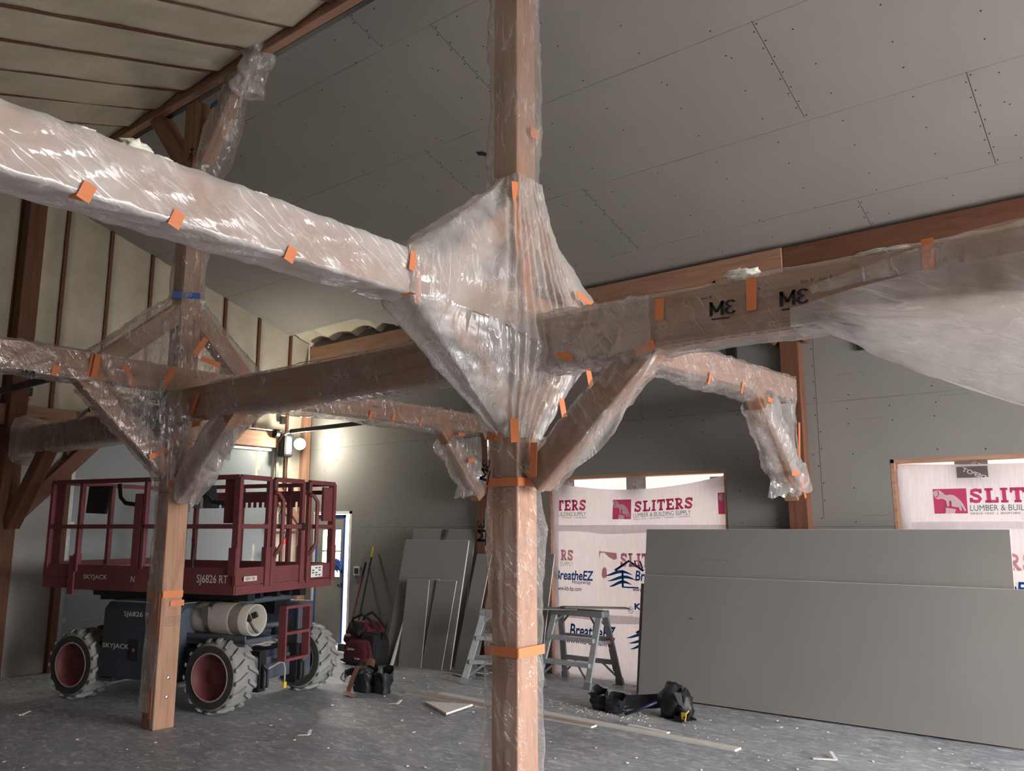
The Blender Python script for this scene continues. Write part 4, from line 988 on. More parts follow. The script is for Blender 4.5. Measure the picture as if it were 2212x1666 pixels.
build('outlet_hole', MB().box(-9.585,-9.505,8.262,8.272,1.045,1.125), M_HOLE, ou)
hz = rz_(5.803)
cl = tag(build('ceiling_cutout', MB().prism([(-5.06,5.76),(-5.0,5.78),(-4.96,5.84),(-5.0,5.87),(-5.03,5.83),(-5.07,5.81)], lambda a, b, d: V((a, b, rz_(b)+d)), -.004, .02), M_HOLE), 'jagged black cable hole in the sloped ceiling', 'hole')

# ================================================================= HOUSEWRAP OPENINGS
def wrap_surf(seed, a, b, h):
    def f(x, z):
        u = (x-a)/(b-a)
        return V((x, YW+.055 + .022*noise.noise(V((x*1.6+seed, z*1.3, seed))) + .010*noise.noise(V((x*4.5, z*2.5+seed, 2))) - .03*math.sin(pi*u)*max(0, 1-abs(z-1.75)*3), z))
    return f
HAND = [(.00,.84),(.04,.93),(.14,.955),(.22,.93),(.30,.84),(.36,.76),(.42,.745),(.52,.765),(.62,.73),(.72,.64),(.82,.50),(.90,.32),(.965,.10),(.90,.09),(.85,.24),(.80,.34),(.83,.22),(.84,.11),(.78,.10),(.73,.28),(.70,.24),(.54,.29),(.535,.48),(.50,.53),(.47,.50),(.46,.30),(.43,.28),(.40,.30),(.38,.50),(.32,.57),(.25,.60),(.14,.575),(.04,.64)]
def logo(fn, x, z, w, h, par, mat=None, clip=1.0):
    build('logo_square', flat([(0,0),(clip,0),(clip,1),(0,1)], [(0,1,2,3)], lambda u, v: fn(u, v) + V((0,-.005,0)), x, z, w, h), mat or M_RED, par, keep=True)
    if clip == 1.0:
        build('logo_hand', flat(HAND, [tuple(range(len(HAND)))], lambda u, v: fn(u, v) + V((0,-.008,0)), x, z, w, h), M_WHT, par, keep=True)
        build('logo_cuff', flat([(.33,0),(.62,0),(.66,.17),(.36,.24)], [(0,1,2,3)], lambda u, v: fn(u, v) + V((0,-.008,0)), x, z, w, h), M_WHT, par, keep=True)
        build('logo_hammer', flat(*stroke([(.04,.66),(.13,.69),(.17,.80),(.15,.92)], .025), lambda u, v: fn(u, v) + V((0,-.010,0)), x, z, w, h), mat or M_RED, par, keep=True)
    else:
        build('logo_hand', flat([(.08,.62),(.05,.8),(.12,.93),(.25,.97),(.36,.9),(.37,.62),(.22,.57)], [tuple(range(7))], lambda u, v: fn(u, v) + V((0,-.008,0)), x, z, w, h), M_WHT, par, keep=True)
def L_(txt, f, x, z, w, h, mat, par, dy=-.006, bold=.02, **k):
    return lettering(txt, lambda u, v: f(u, v) + V((0,dy,0)), x, z, w, h, mat, par, bold=bold, **k)
def house(f, x, z, w, h, par):
    g = lambda u, v: f(u, v) + V((0,-.006,0))
    build('house_logo', flat(*join2([stroke([(.27,.60),(.62,.95),(.98,.62)], .075), stroke([(.79,.80),(.77,.96),(.90,.95),(.96,.70)], .04)]), g, x, z, w, h), M_NAVY, par, keep=True)
    def wave(y0, x0, x1, dx):
        n = 14; up, dn = [], []
        for i in range(n+1):
            q = i/n; xx = x0 + (x1-x0)*q; yy = y0 + .075*math.sin((q-.30)*2*pi*.85) + dx*q; th = .055*math.sin(pi*min(1, q*1.02))**.8
            up.append((xx, yy+th)); dn.append((xx, yy-th))
        return up + dn, [(i, i+1, n+2+i, n+1+i) for i in range(n)]
    build('wave_logo', flat(*join2([wave(.48,.0,.72,.02), wave(.30,.06,.82,.02), wave(.10,.10,.70,.06), stroke([(.455,.62),(.455,.02)], .05), stroke([(.44,.03),(.86,.03)], .05)]), g, x, z, w, h), M_BLU, par, keep=True)
def opening_wrap(n, a, b, h, seed, label, off):
    f = wrap_surf(seed, a, b, h)
    top = lambda x: h - .05 - .13*math.sin(pi*min(1, max(0, (x-a)/(b-a))))**.8 if n == 1 else h - .04 - .04*math.sin(pi*min(1, max(0, (x-a)/(b-a)*1.0)))
    def s(u, v):
        x = a+.05 + (b-a-.08)*u; z = .02 + (top(x)-.02)*v; return f(x, z)
    wr = tag(build('housewrap_sheet', MB().grid(s, 70, 60), M_WRAP, smooth=True, keep=True), label, 'housewrap')
    # outer layer seen through the gap above
    ob = tag(build('outer_sheathing', MB().box(a-.05, b+.05, YW+.165, YW+.169, -.02, h+.1), M_WRAPO), 'outer pale sheet behind the housewrap in the %s opening' % ('left' if n == 1 else 'right'), 'sheet')
    return wr, f, ob
wr1, f1, ob1 = opening_wrap(1, *OPEN[1], 3, 'white printed housewrap covering the left opening behind the step ladders', 0)
wr2, f2_, ob2 = opening_wrap(2, *OPEN[2], 9, 'white printed housewrap covering the right opening behind the stacked boards', 0)
def seam(par, f, pts, w, mat=M_GREYP):
    pass
sl_ter = slab('TERS'); sl_all = slab('SLITERS')
def slabtxt(g, f, x, z, w, h, mat, par, **k):
    build('lettering', flat(*g, lambda u, v: f(u, v) + V((0,-.006,0)), x, z, w, h, **k), mat, par, keep=True)
slabtxt(sl_ter, f1, -5.98, 1.915, .455, .125, M_RED, wr1)
L_('BUILDING SUPPLY', f1, -5.98, 1.846, .45, .052, M_GRN, wr1, bold=.0)
L_('RK  |  SOMERS  |  LAKESIDE', f1, -5.99, 1.818, .47, .018, M_BLK, wr1, bold=0)
logo(f1, -5.154, 1.806, .242, .225, wr1)
slabtxt(sl_all, f1, -4.875, 1.885, .745, .120, M_RED, wr1, tilt=.045)
L_('LUMBER & BUILDING SUPPLY', f1, -4.88, 1.822, .72, .050, M_GRN, wr1, bold=0, tilt=.04)
L_('SINCE 1933  |  BIGFORK  |  SOMERS  |  LAKESIDE', f1, -4.88, 1.793, .71, .018, M_BLK, wr1, bold=0, tilt=.04)
logo(f1, -3.845, 1.851, .24, .228, wr1, clip=.40)
slabtxt(slab('RS'), f1, -5.92, 1.32, .185, .125, M_REDF, wr1)
L_('SUPPLY', f1, -5.925, 1.255, .185, .05, M_GRNF, wr1, bold=0)
build('faded_logo', flat([(0,.62),(0,1),(1,.92),(1,.66),(.82,.62),(.55,.74),(.3,.93),(.08,.92)], [tuple(range(8))], lambda u, v: f1(u, v)+V((0,-.004,0)), -5.37, 1.18, .24, .26), M_REDF, wr1, keep=True)
build('faded_logo', flat([(.1,.2),(.2,.1),(.4,.15),(.42,.5),(.3,.62),(.15,.5)], [tuple(range(6))], lambda u, v: f1(u, v)+V((0,-.004,0)), -5.37, 1.10, .24, .26), M_REDF, wr1, keep=True)
slabtxt(slab('SLITERS'), f1, -5.09, 1.27, .72, .15, M_REDF, wr1)
L_('BreatheEZ', f1, -6.0, 1.09, .53, .115, M_BLU, wr1, shear=.12, bold=.025)
L_('Housewrap', f1, -5.76, 1.035, .26, .062, M_NAVY, wr1, bold=.005)
L_('www.kb-bp.com', f1, -6.0, .95, .37, .068, M_NAVY, wr1, bold=.01, shear=.12)
house(f1, -5.30, 1.03, .53, .32, wr1)
L_('BreatheEZ', f1, -4.89, 1.115, .55, .115, M_BLU, wr1, shear=.12, bold=.025)
L_('www.kb-bp.com', f1, -4.93, .985, .42, .06, M_NAVY, wr1, bold=.01, shear=.12)
L_('KB', f1, -4.905, .80, .15, .07, M_BLU, wr1, bold=.05)
for j in range(3): L_('lumber products', f1, -4.90, .775-j*.024, .16, .010, M_NAVY, wr1, bold=0)
build('seal_logo', flat(*stroke([(.5+.5*math.cos(t*2*pi/24), .5+.5*math.sin(t*2*pi/24)) for t in range(25)], .08), lambda u, v: f1(u, v)+V((0,-.006,0)), -4.992, .755, .07, .07), M_BLU, wr1, keep=True)
L_('ETL', f1, -4.98, .777, .046, .028, M_BLU, wr1, bold=.03)
L_('intertek', f1, -4.99, .722, .066, .012, M_BLU, wr1, bold=0)
L_('BreatheEZ', f1, -5.795, .44, .62, .15, M_BLU, wr1, shear=.12, bold=.025)
L_('www.kb-bp.com', f1, -5.85, .345, .56, .085, M_NAVY, wr1, bold=.01, shear=.12)
house(f1, -5.02, .36, .50, .31, wr1)
# right opening
logo(f2_, -1.735, 1.833, .27, .222, wr2)
slabtxt(sl_all, f2_, -1.45, 1.925, .80, .125, M_RED, wr2)
L_('LUMBER & BUILDING SUPPLY', f2_, -1.445, 1.854, .79, .052, M_GRN, wr2, bold=0)
L_('SINCE 1933  |  BIGFORK  |  SOMERS  |  LAKESIDE', f2_, -1.445, 1.818, .78, .022, M_BLK, wr2, bold=0)
slabtxt(sl_all, f2_, -1.725, 1.345, .74, .14, M_REDF, wr2)
L_('BreatheEZ', f2_, -1.55, 1.14, .55, .11, M_BLU, wr2, shear=.12, bold=.025)
lettering('APPLY', plane((-2.03, YW+.03, 1.86), (1,0,0), (0,0,1)), 0, 0, .09, .05, M_GRNF, wr2, mirror=True, bold=0)
# store squares printed on the outer layer
def square(f_y, x, z, w, h, par):
    fn = lambda u, v: V((u, f_y, v))
    build('printed_square', flat([(0,0),(1,0),(1,1),(0,1)], [(0,1,2,3)], fn, x, z, w, h), M_GREYP, par, keep=True)
    fn2 = lambda u, v: V((u, f_y-.003, v))
    r = TH(-38); fs = h*.27
    for k, s in enumerate(('THE', 'HOME', 'DEPOT')):
        ln = w*(.42 + .22*k)
        lettering(s, fn2, x + w*(.42-.16*k)+w*.02, z + h*(.70-.16*k), ln*.8, fs, M_WHT, par, mirror=True, rot=r, bold=.03)
square(YW+.160, -5.04, 2.05, .26, .26, ob1); square(YW+.160, -6.0, 2.05, .22, .26, ob1); square(YW+.160, -3.98, 2.1, .2, .16, ob1)
square(YW+.160, -1.56, 2.10, .27, .24, ob2)
sq2 = lambda u, v: f2_(u, v) + V((0,-.004,0))
build('printed_square', flat([(0,0),(1,.0),(1,1),(0,1)], [(0,1,2,3)], sq2, -1.53, 2.15, .25, .10), M_GREYP, wr2, keep=True)
lettering('DEPOT', lambda u, v: sq2(u, v)+V((0,-.003,0)), -1.49, 2.21, .20, .04, M_WHT, wr2, mirror=True, rot=TH(-25), bold=.03)
# horizontal overlap of the inner sheet
def lap(f, a, b, z0, z1, par, seed):
    def s(u, v):
        x = a + (b-a)*u; zb = z0 + .03*noise.noise(V((u*4, seed, 0))) - .05*u*(1-u)
        z = zb + (z1-zb)*v; p = f(x, z); p.y -= .010 + .012*(1-v); return p
    build('lap_strip', MB().grid(s, 60, 8), M_WRAP, par, smooth=True, keep=True)
lap(f1, -5.98, -3.76, 1.66, 1.74, wr1, 1); lap(f1, -5.98, -3.76, .655, .72, wr1, 4); lap(f2_, -2.0, .22, 1.70, 1.76, wr2, 2)
def curl(u, v):
    return V((-6.0 + .085*u, YW+.02 + .02*math.sin(5*v+2*u), .03 + 2.2*v))
build('rolled_edge', MB().grid(lambda u, v: Film(curl, .01, 6, 2).p(u, v), 8, 60), M_WRAP, wr1, smooth=True, keep=True)
build('rolled_edge', MB().grid(lambda u, v: Film(lambda a, b: curl(a, b)+V((3.985,0,.02)), .01, 6, 5).p(u, v), 8, 60), M_WRAP, wr2, smooth=True, keep=True)

# ================================================================= DRYWALL SHEETS
def board(name, p0, U, Vv, w, h, t, label, mat=None, cat='drywall sheet', group=None, edge=True, chip=0):
    """flat board: lower left corner p0, width along U, height along Vv, thickness t toward the back"""
    p0, U, Vv = V(p0), V(U).normalized(), V(Vv).normalized(); N = U.cross(Vv).normalized()
    o = thing(name, label, cat, p0, group=group)
    fn = lambda a, b, d: p0 + U*a + Vv*b - N*d
    build('face', MB().prism([(0,0),(w,0),(w,h),(0,h)], fn, 0, t), mat or M_SHEET, o)
    if edge:
        m = MB().prism([(-.002,0),(.004,0),(.004,h),(-.002,h)], fn, .001, t-.001).prism([(w-.004,0),(w+.002,0),(w+.002,h),(w-.004,h)], fn, .001, t-.001)
        m.prism([(0,h-.003),(w,h-.003),(w,h+.002),(0,h+.002)], fn, .001, t-.001)
        build('cut_edge', m, M_GYP, o)
    return o
lean = lambda d: (0, d, 1)
b1 = board('drywall_sheet', (-4.55, 7.78, .015), (1,-.004,0), (0,.16,1), 3.6, 1.21, .013, 'wide grey board on edge in front, the nearest of the stack at right', group='boards leaning below the right opening')
build('scratch', MB().tube([V((-3.02,7.794,.11)), V((-3.03,7.79,.08)), V((-3.02,7.785,.05))], .004, 6).tube([V((-4.0,7.90,.80)), V((-3.97,7.90,.795))], .003, 6), M_INK, b1)
b2 = board('drywall_sheet', (-4.57, 7.86, .0), (1,-.003,0), (0,.13,1), 3.45, 1.705, .013, 'taller grey board behind the front board at right', group='boards leaning below the right opening')
pr = MB()
for x0 in (-3.9, -3.0):
    xx = x0
    for k in range(8):
        l = R.uniform(.01,.04); pr.box(xx, xx+l, 8.035, 8.037, 1.38, 1.386); xx += l+.012
build('stamp_marks', pr, M_INKG, b2)
board('drywall_sheet', (-4.66, 7.93, 0), (1,.0,0), (0,.14,1), 1.2, 1.12, .013, 'narrow grey board peeking out left of the front board', M_SHEET, group='boards leaning below the right opening')
G1 = 'sheets leaning on the wall by the side door'
board('drywall_sheet', (-8.20, 7.77, 0), (.98,.13,0), (0,.2,1), 1.02, 1.72, .013, 'tallest leaning sheet with dark drips at its top edge', group=G1)
dr_ = MB()
for k in range(4): dr_.tube([V((-7.70+.03*k, 8.165, 1.69)), V((-7.705+.022*k, 8.15, 1.62-.03*(k % 2))), V((-7.71+.01*k, 8.13, 1.52+.04*(k % 3)))], .004, 6)
build('drip_mark', dr_, M_INK, bpy.data.objects['drywall_sheet.003'])
board('drywall_sheet', (-8.10, 7.52, 0), (.97,.2,0), (-.08,.3,1), .98, 1.62, .025, 'broad leaning sheet with a chipped white top edge', group=G1)
board('drywall_sheet', (-7.83, 7.515, .0), (.95,.22,0), (-.10,.22,1), .33, 1.08, .013, 'short narrow offcut leaning in front of the broad sheet', group=G1)
board('drywall_sheet', (-7.66, 7.63, 0), (.97,.2,0), (.06,.2,1), .12, 1.08, .013, 'thin strip leaning just right of the short offcut', group=G1)
board('drywall_sheet', (-7.53, 7.62, 0), (.97,.15,0), (.04,.2,1), .30, 1.07, .013, 'second offcut strip leaning right of the thin strip', group=G1)
board('drywall_sheet', (-7.97, 7.50, 0), (.25,.05,0), (.16,.25,1), .025, .55, .10, 'slim pale offcut leaning on the far left of the sheets', M_GYP, group=G1, edge=False)
board('drywall_sheet', (-7.15, 7.80, 0), (.9,.1,0), (.05,.25,1), .22, 1.42, .013, 'tilted strip of board leaning left of the middle post', group=G1)
board('drywall_sheet', (-6.62, 7.9, 0), (.9,.05,0), (.02,.2,1), .55, .62, .013, 'low board piece leaning behind the left step ladder', group=G1)
board('drywall_sheet', (-6.32, 7.96, 0), (1,.0,0), (.04,.17,1), .36, 1.42, .013, 'board leaning by the wrapped opening just right of the middle post', group=G1)
# strips lying on the floor
M_PALE = plain('pale_strip_paper', (.60,.58,.55), .85, 0, .06, 6)
def slat(a, b, w, t, label, mat=None, z=0):
    a = V((*a, z+t/2)); b = V((*b, z+t/2))
    o = thing('drywall_strip', label, 'drywall strip', (a.x, a.y, z), group='cut strips on the floor')
    d = (b-a).normalized(); n = V((-d.y, d.x, 0))
    build('face', MB().bar(a, b, w, t), mat or M_SHEET, o)
    build('cut_edge', MB().bar(a - n*(w/2), b - n*(w/2), .004, t*.9).bar(b, b + d*.004, w*.98, t*.9), M_GYP, o)
    return o
slat((-6.50,6.38), (-4.16,6.34), .085, .016, 'long brown-backed strip lying across the floor behind the middle post', M_BROWNPAPER)
slat((-6.20,6.56), (-2.87,6.40), .10, .016, 'longest grey strip on the floor ending near the front board', M_PALE)
slat((-3.95,6.58), (-3.55,6.54), .05, .013, 'short pale strip beside the longest strip', M_GYP)
tri = thing('drywall_offcut', 'white triangular offcut lying on the floor left of the middle post', 'drywall offcut', (-5.6, 6.05, 0))
build('face', MB().prism([(-5.97,6.10),(-5.45,5.85),(-5.52,6.30)], lambda a, b, d: V((a, b, d)), .012, .030), M_GYP, tri)
build('brown_back', MB().prism([(-5.97,6.10),(-5.45,5.85),(-5.47,5.88),(-5.93,6.12)], lambda a, b, d: V((a, b, d)), .0, .012), M_BROWNPAPER, tri)
fpc = [((-6.95,7.62), .34, .10, .25), ((-6.75,7.50), .30, .12, -.2), ((-6.6,7.66), .26, .1, .1)]
for k, ((x, y), l, w_, r) in enumerate(fpc):
    c, s = math.cos(r)*l/2, math.sin(r)*l/2
    slat((x-c,y-s), (x+c,y+s), w_, .014, ['flat offcut under the left ladder nearest the leaning sheets', 'flat offcut under the left ladder lying in front', 'small flat offcut under the left ladder next to its leg'][k], None, k*.016)
# crumbs and scraps
cr = MB(); RR = random.Random(3)
def crumb(x, y, s): cr.blob((x, y, s*.3), (s*RR.uniform(.6,1.6), s*RR.uniform(.6,1.6), s*.4), RR.random()*9, .6, 1)
for k in range(420):
    x = RR.uniform(-8.2, -.6); y = RR.uniform(2.6, 7.6)
    if -9.7 < x < -6.9 and 4.2 < y < 6.4: continue
    crumb(x, y, RR.choice((.004,.006,.006,.009,.013)))
for k in range(160):
    a = RR.gauss(0, .35); crumb(-4.3 + a*1.2, 6.9 + RR.gauss(0, .14), RR.choice((.004,.007,.010)))
for k in range(40): crumb(RR.uniform(-5.2,-4.5), RR.uniform(7.9,8.25), RR.choice((.008,.014,.018)))
tag(build('drywall_crumbs', cr, M_GYP), 'scattered white drywall crumbs and dust over the concrete', 'debris', kind='stuff')
for x, y, l, r, lab in ((-5.92,4.56,.09,.5,'small curled paper scrap on the floor right of the lift wheel'), (-6.25,5.9,.09,.2,'pale scrap on the floor near the tool belt'), (-8.6,3.4,.10,.1,'pale scrap on the dark floor at far left'), (-2.33,6.52,.16,.3,'thin white sliver on the floor near the front board'), (-4.6,2.95,.14,.7,'bent white sliver on the floor at bottom edge')):
    m = MB().bar((x,y,.006), (x+l*math.cos(r), y+l*math.sin(r), .012), .03, .008).bar((x+l*math.cos(r), y+l*math.sin(r), .012), (x+l*math.cos(r+.9)*1.3, y+l*math.sin(r+.9)*1.2, .03), .025, .006)
    tag(build('paper_scrap', m, M_GYP), lab, 'scrap', 'scraps on the floor')

# ================================================================= STEP LADDERS AND PLANKS
def step_ladder(FL, FR, RRr, RL, tFL, tFR, tRR, tRL, label):
    P = [V((*p, 0)) for p in (FL, FR, RRr, RL)]; T = [V(p) for p in (tFL, tFR, tRR, tRL)]
    o = thing('step_ladder', label, 'ladder', sum(P, V())/4)
    for i in range(4):
        d = (T[i]-P[i]).normalized()
        lg = build('leg', MB().bar(P[i], T[i], .026, .075, (P[1]-P[0])), M_ALU if i < 2 else M_ALUD, o, bevel=.004)
        build('foot', MB().bar(P[i], P[i]+d*.07, .036, .085, (P[1]-P[0])), M_ALUD, lg)
    for q in (.31, .64):
        build('step', MB().bar(P[0].lerp(T[0], q), P[1].lerp(T[1], q), .10, .045), M_ALU, o, bevel=.004)
        build('rear_rung', MB().bar(P[3].lerp(T[3], q), P[2].lerp(T[2], q), .035, .05), M_ALUD, o)
    for i, j in ((0,1),(3,2)):
        for q in (.31,):
            a = P[i].lerp(T[i], q); b = P[j].lerp(T[j], q); m = .28
            for p_, q_ in ((P[i].lerp(T[i], .08), a.lerp(b, m)), (P[j].lerp(T[j], .08), b.lerp(a, m)), (P[i].lerp(T[i], .80), T[i].lerp(T[j], .2)+V((0,0,-.03))), (P[j].lerp(T[j], .80), T[j].lerp(T[i], .2)+V((0,0,-.03)))):
                build('step_brace', MB().bar(p_, q_, .012, .02), M_ALUD, o)
    for i, j in ((0,3),(1,2)):
        build('spreader', MB().bar(P[i].lerp(T[i], .60), P[j].lerp(T[j], .60), .02, .035), M_ALUD, o)
    c = sum(T, V())/4; ax = (T[1]-T[0]).normalized(); L = (T[1]-T[0]).length
    build('top_cap', MB().bar(c-ax*(L/2+.05)+V((0,0,.0)), c+ax*(L/2+.05), (T[3]-T[0]).length+.07, .07), M_ALUD, o, bevel=.008)
    return o
ZL = .765
sl2 = step_ladder((-5.80,7.72), (-5.15,7.73), (-5.02,8.20), (-5.76,8.20), (-5.72,7.95,ZL), (-5.12,7.95,ZL), (-5.10,8.03,ZL), (-5.70,8.03,ZL), 'aluminium step ladder in front of the printed housewrap')
build('warning_sticker', MB().bar(V((-5.062,8.165,.14)), V((-5.077,8.105,.38)), .05, .004, (0,1,0)), M_INK, sl2)
build('red_sticker', MB().bar(V((-5.078,8.10,.40)), V((-5.086,8.07,.50)), .05, .004, (0,1,0)), M_FLTRED, sl2)
step_ladder((-6.40,7.14), (-5.60,7.55), (-5.94,7.84), (-6.60,7.50), (-6.27,7.34,ZL), (-5.86,7.56,ZL), (-5.90,7.62,ZL), (-6.31,7.40,ZL), 'aluminium step ladder half hidden behind the middle post')
def plank(pts, z, t, label):
    tag(build('board_offcut', MB().prism(pts, lambda a, b, d: V((a, b, z+d)), 0, t), M_SHEET), label, 'board', 'boards on the ladders')
plank([(-6.30,7.52),(-6.15,7.34),(-5.35,7.86),(-5.55,8.02)], ZL+.036, .013, 'long grey board bridging both step ladders')
plank([(-5.62,7.90),(-5.50,7.80),(-5.12,8.02),(-5.22,8.12)], ZL+.050, .013, 'small grey board piece laid on the bridging board')
plank([(-5.55,7.84),(-5.43,7.74),(-4.78,8.04),(-4.90,8.15)], ZL+.064, .013, 'grey board overhanging the right end of the right ladder')

# ================================================================= BAGS, BELTS, BROOMS
bag = thing('tool_bag', 'heaped red and black canvas tool bags by the side door', 'bag', (-8.35, 7.35, 0))
def bagbody(cx, cy, z0, sx, sy, sz, seed, pw=2.6):
    def f(u, v):
        th = 2*pi*u; ph = pi*(v-.5)
        c, s = math.cos(th), math.sin(th); k = abs(math.cos(ph))**.5
        k = abs(math.cos(ph))**.32; x = sx*k*math.copysign(abs(c)**.4, c); y = sy*k*math.copysign(abs(s)**.4, s); z = sz*math.copysign(abs(math.sin(ph))**.6, math.sin(ph))
        x *= 1 - .16*(z/sz+1); y *= 1 - .10*(z/sz+1)
        d = 1 + .16*noise.noise(V((c*2.1+seed, s*2.1, z*7))) + .07*noise.noise(V((c*6+seed, s*6, z*16)))
        return V((cx + x*d, cy + y*d, z0 + sz + z))
    return MB().grid(f, 40, 24, True)
build('lower_bag', bagbody(-8.28,7.38,0,.30,.20,.16,1), M_BAGR, bag, smooth=True)
build('upper_bag', bagbody(-8.42,7.48,.22,.28,.19,.15,4), M_BAGR, bag, smooth=True)
build('black_side', bagbody(-8.17,7.40,0,.20,.16,.20,7), M_BAGB, bag, smooth=True)
build('black_flap', MB().blob((-8.40,7.33,.42), (.13,.06,.09), 2, .5, 3), M_BAGB, bag, smooth=True)
build('black_base', MB().blob((-8.30,7.26,.04), (.30,.08,.05), 6, .3, 3), M_BAGB, bag, smooth=True)
build('bag_handle', MB().tube([V((-8.62,7.40,.45)), V((-8.52,7.36,.55)), V((-8.36,7.36,.61)), V((-8.22,7.36,.56)), V((-8.10,7.40,.45))], .018, 8).tube([V((-8.55,7.52,.46)), V((-8.44,7.5,.58)), V((-8.32,7.5,.63)), V((-8.18,7.5,.55)), V((-8.05,7.5,.44))], .018, 8), M_BAGB, bag, smooth=True)
lettering('HILTI', plane((-8.60,7.275,.335), (1,0,0), (0,0,1)), 0, 0, .13, .03, M_LETTER, bag, bold=.03)
lettering('Lexivon', plane((-8.40,7.165,.19), (1,.0,0), (0,0,1)), 0, 0, .13, .035, M_LETTER, bag, shear=.3, bold=.02)
lettering('BAUER', plane((-8.26,7.17,.085), (1,0,0), (0,0,1)), 0, 0, .10, .022, M_LETTER, bag, bold=.03)
build('zip_pull', MB().tube([V((-8.12,7.23,.20)), V((-8.10,7.225,.17)), V((-8.09,7.22,.15))], .008, 6), M_STEEL, bag)
build('strap', MB().tube([V((-8.03,7.40,.30)), V((-7.99,7.43,.40)), V((-7.97,7.44,.52))], .012, 6).tube([V((-8.03,7.40,.30)), V((-8.0,7.41,.22))], .012, 6), M_BAGB, bag)
belt = thing('tool_belt', 'black tool belt with tan leather strap on the floor by the lift wheel', 'tool belt', (-6.85, 6.15, 0))


build('belt_end', MB().grid(lambda u, v: V((-7.12+.25*u, 6.05+.05*math.sin(3*u), .13+.16*u+.08*v-.05*u*v)), 16, 4), M_LEATHB, belt, smooth=True)
build('buckle', MB().tube([V((-7.16,6.03,.13)), V((-7.10,6.03,.10)), V((-7.06,6.03,.16)), V((-7.12,6.03,.19)), V((-7.16,6.03,.13))], .007, 6), M_STEEL, belt)
build('tan_strap', MB().grid(lambda u, v: V((-6.98+.10*u+.07*v+.12*max(0,v-0)*0, 6.02-.13*max(0,.8-u)*0-.06*(1-u), .03+.25*min(1,u*1.1)+.03*math.sin(pi*u))), 16, 3).grid(lambda u, v: V((-6.98+.22*u, 5.97-.05*u-.07*v, .012+.02*(1-u))), 10, 3), M_LEATHN, belt, smooth=True)
build('tan_flap', MB().grid(lambda u, v: V((-6.90+.14*u, 6.14+.02*v, .26+.07*v+.02*math.sin(3*u))), 8, 4), M_LEATHN, belt, smooth=True)
rv = MB()
for k in range(7): rv.blob((-7.02+.03*(k % 3), 6.045, .08+.03*(k//3)+.01*(k % 2)), (.006,)*3, 0, 0, 1)
build('rivets', rv, M_STEEL, belt)
tb = thing('tool_belt', 'black tool pouches and belt with a blue handle tool before the front board', 'tool belt', (-4.25, 7.05, 0))
def pouch(cx, cy, w, d, h, seed, tilt=0):
    def f(u, v):
        th = 2*pi*u; k = .72 + .28*v if v < .9 else 1.0
        c, s = math.cos(th), math.sin(th)
        x = w*k*math.copysign(abs(c)**.5, c); y = d*k*math.copysign(abs(s)**.5, s)
        z = h*v*(1 + .18*noise.noise(V((c*1.3+seed, s*1.3, 0)))) + .35*h*v*v*max(0, s)
        n = .02*noise.noise(V((c*2+seed, s*2, v*3)))
        return V((cx + x + n + tilt*v, cy + y + n, max(.003, z)))
    return MB().grid(f, 32, 16, True)
build('pouch', pouch(-6.93,6.17,.14,.10,.20,3,-.02), M_LEATHB, belt, smooth=True)
build('side_pouch', pouch(-6.70,6.22,.09,.08,.20,8,.0), M_LEATHB, belt, smooth=True)
build('pouch_flap', MB().blob((-6.98,6.16,.20), (.13,.10,.06), 5, .6, 3, 2.5), M_LEATHB, belt, smooth=True)
build('pouch', pouch(-4.50,6.98,.085,.06,.15,1,-.03), M_LEATHB, tb, smooth=True)
build('pouch', pouch(-4.32,6.93,.095,.065,.14,5,.02), M_LEATHB, tb, smooth=True)
build('pouch_base', MB().blob((-4.40,7.0,.05), (.21,.09,.05), 5, .35, 3), M_LEATHB, tb, smooth=True)
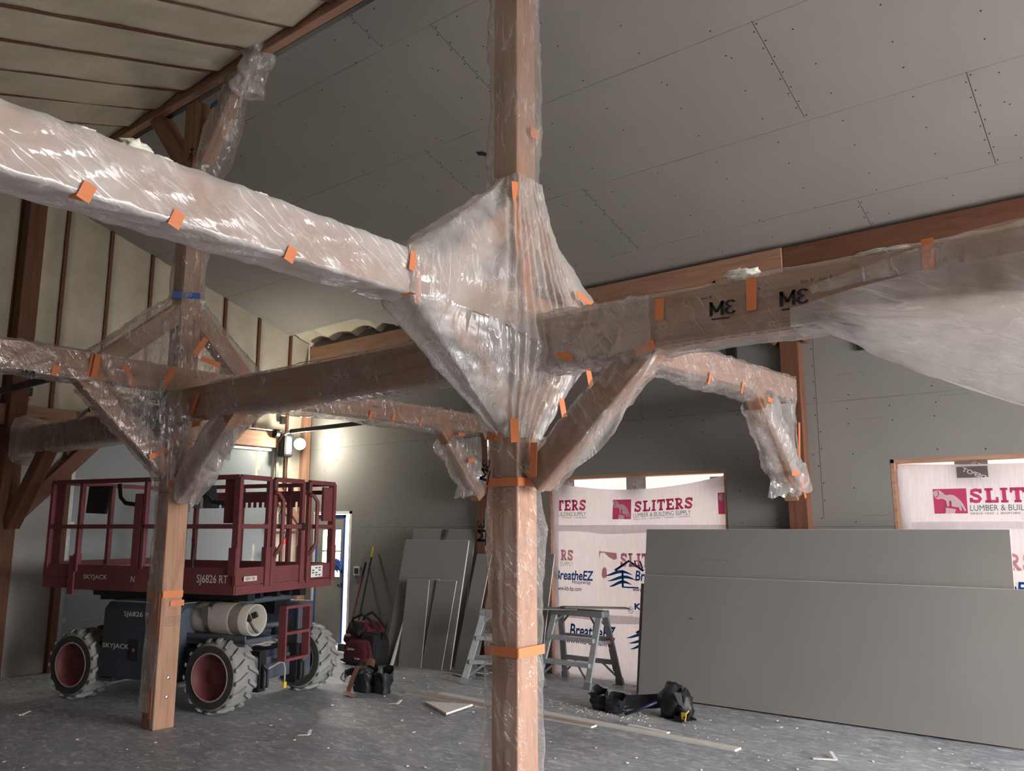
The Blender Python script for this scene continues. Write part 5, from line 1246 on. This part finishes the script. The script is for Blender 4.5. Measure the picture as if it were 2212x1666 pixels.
def beltband(u, v):
    x = -4.30 + .62*u; y = 7.06 + .10*math.sin(pi*u); zc = .085 + .13*(u**2.2)
    return V((x, y, zc + (v-.5)*.13 + .0))
build('belt_band', MB().grid(beltband, 30, 6), M_LEATHB, tb, smooth=True)
build('holster', MB().blob((-3.80,7.10,.15), (.14,.10,.15), 9, .45, 3), M_LEATHB, tb, smooth=True)
build('holster', MB().blob((-3.67,7.08,.12), (.08,.08,.13), 4, .45, 3), M_LEATHB, tb, smooth=True)
build('hammer_handle', MB().tube([V((-4.15,6.84,.025)), V((-4.02,6.93,.08)), V((-3.90,7.0,.14))], .014, 10), M_BLUEH, tb, smooth=True)
build('silver_blade', MB().prism([(0,0),(.05,-.10),(.09,-.12),(.07,0)], lambda a, b, d: V((-3.72+a, 6.98+d, .25+b)), 0, .006), M_STEEL, tb)
dl = build('drill', MB().tube([V((-3.66,7.0,.05)), V((-3.56,6.98,.05))], .032, 12).tube([V((-3.56,6.98,.05)), V((-3.50,6.97,.045))], [.02,.008], 10).box(-3.72,-3.64,6.97,7.03,.0,.05), M_BLACK, tb)
build('drill_trim', MB().tube([V((-3.60,6.95,.02)), V((-3.58,6.94,.09)), V((-3.57,6.97,.11))], .006, 6).box(-3.64,-3.60,6.96,6.97,.03,.09), M_YEL, tb)
for c, e, lab, mt, tip in (((-8.62,7.55,.05), (-9.34,8.26,1.20), 'red handled broom leaning on the wall behind the bags', M_PAN, M_BLACK), ((-8.52,7.55,.05), (-9.18,8.26,1.42), 'black handled broom with yellow tip leaning behind the bags', M_BLACK, M_YEL)):
    # stand behind the bags, foot on the floor
    foot = V((e[0]+.10, e[1]-.42, .02)) ; top = V((e[0], e[1], e[2]))
    o = thing('broom', lab, 'broom', foot)
    build('handle', MB().tube([foot, top], .014, 10), mt, o)
    build('grip', MB().tube([top + (foot-top)*.16, top + (top-foot)*.01], .017, 10) if tip is M_BLACK else MB().tube([top + (foot-top)*.09, top + (top-foot)*.01], .016, 10), tip, o)
    build('head', MB().bar(foot + V((-.12,0,.05)), foot + V((.12,0,.05)), .05, .1), M_BLACK, o)
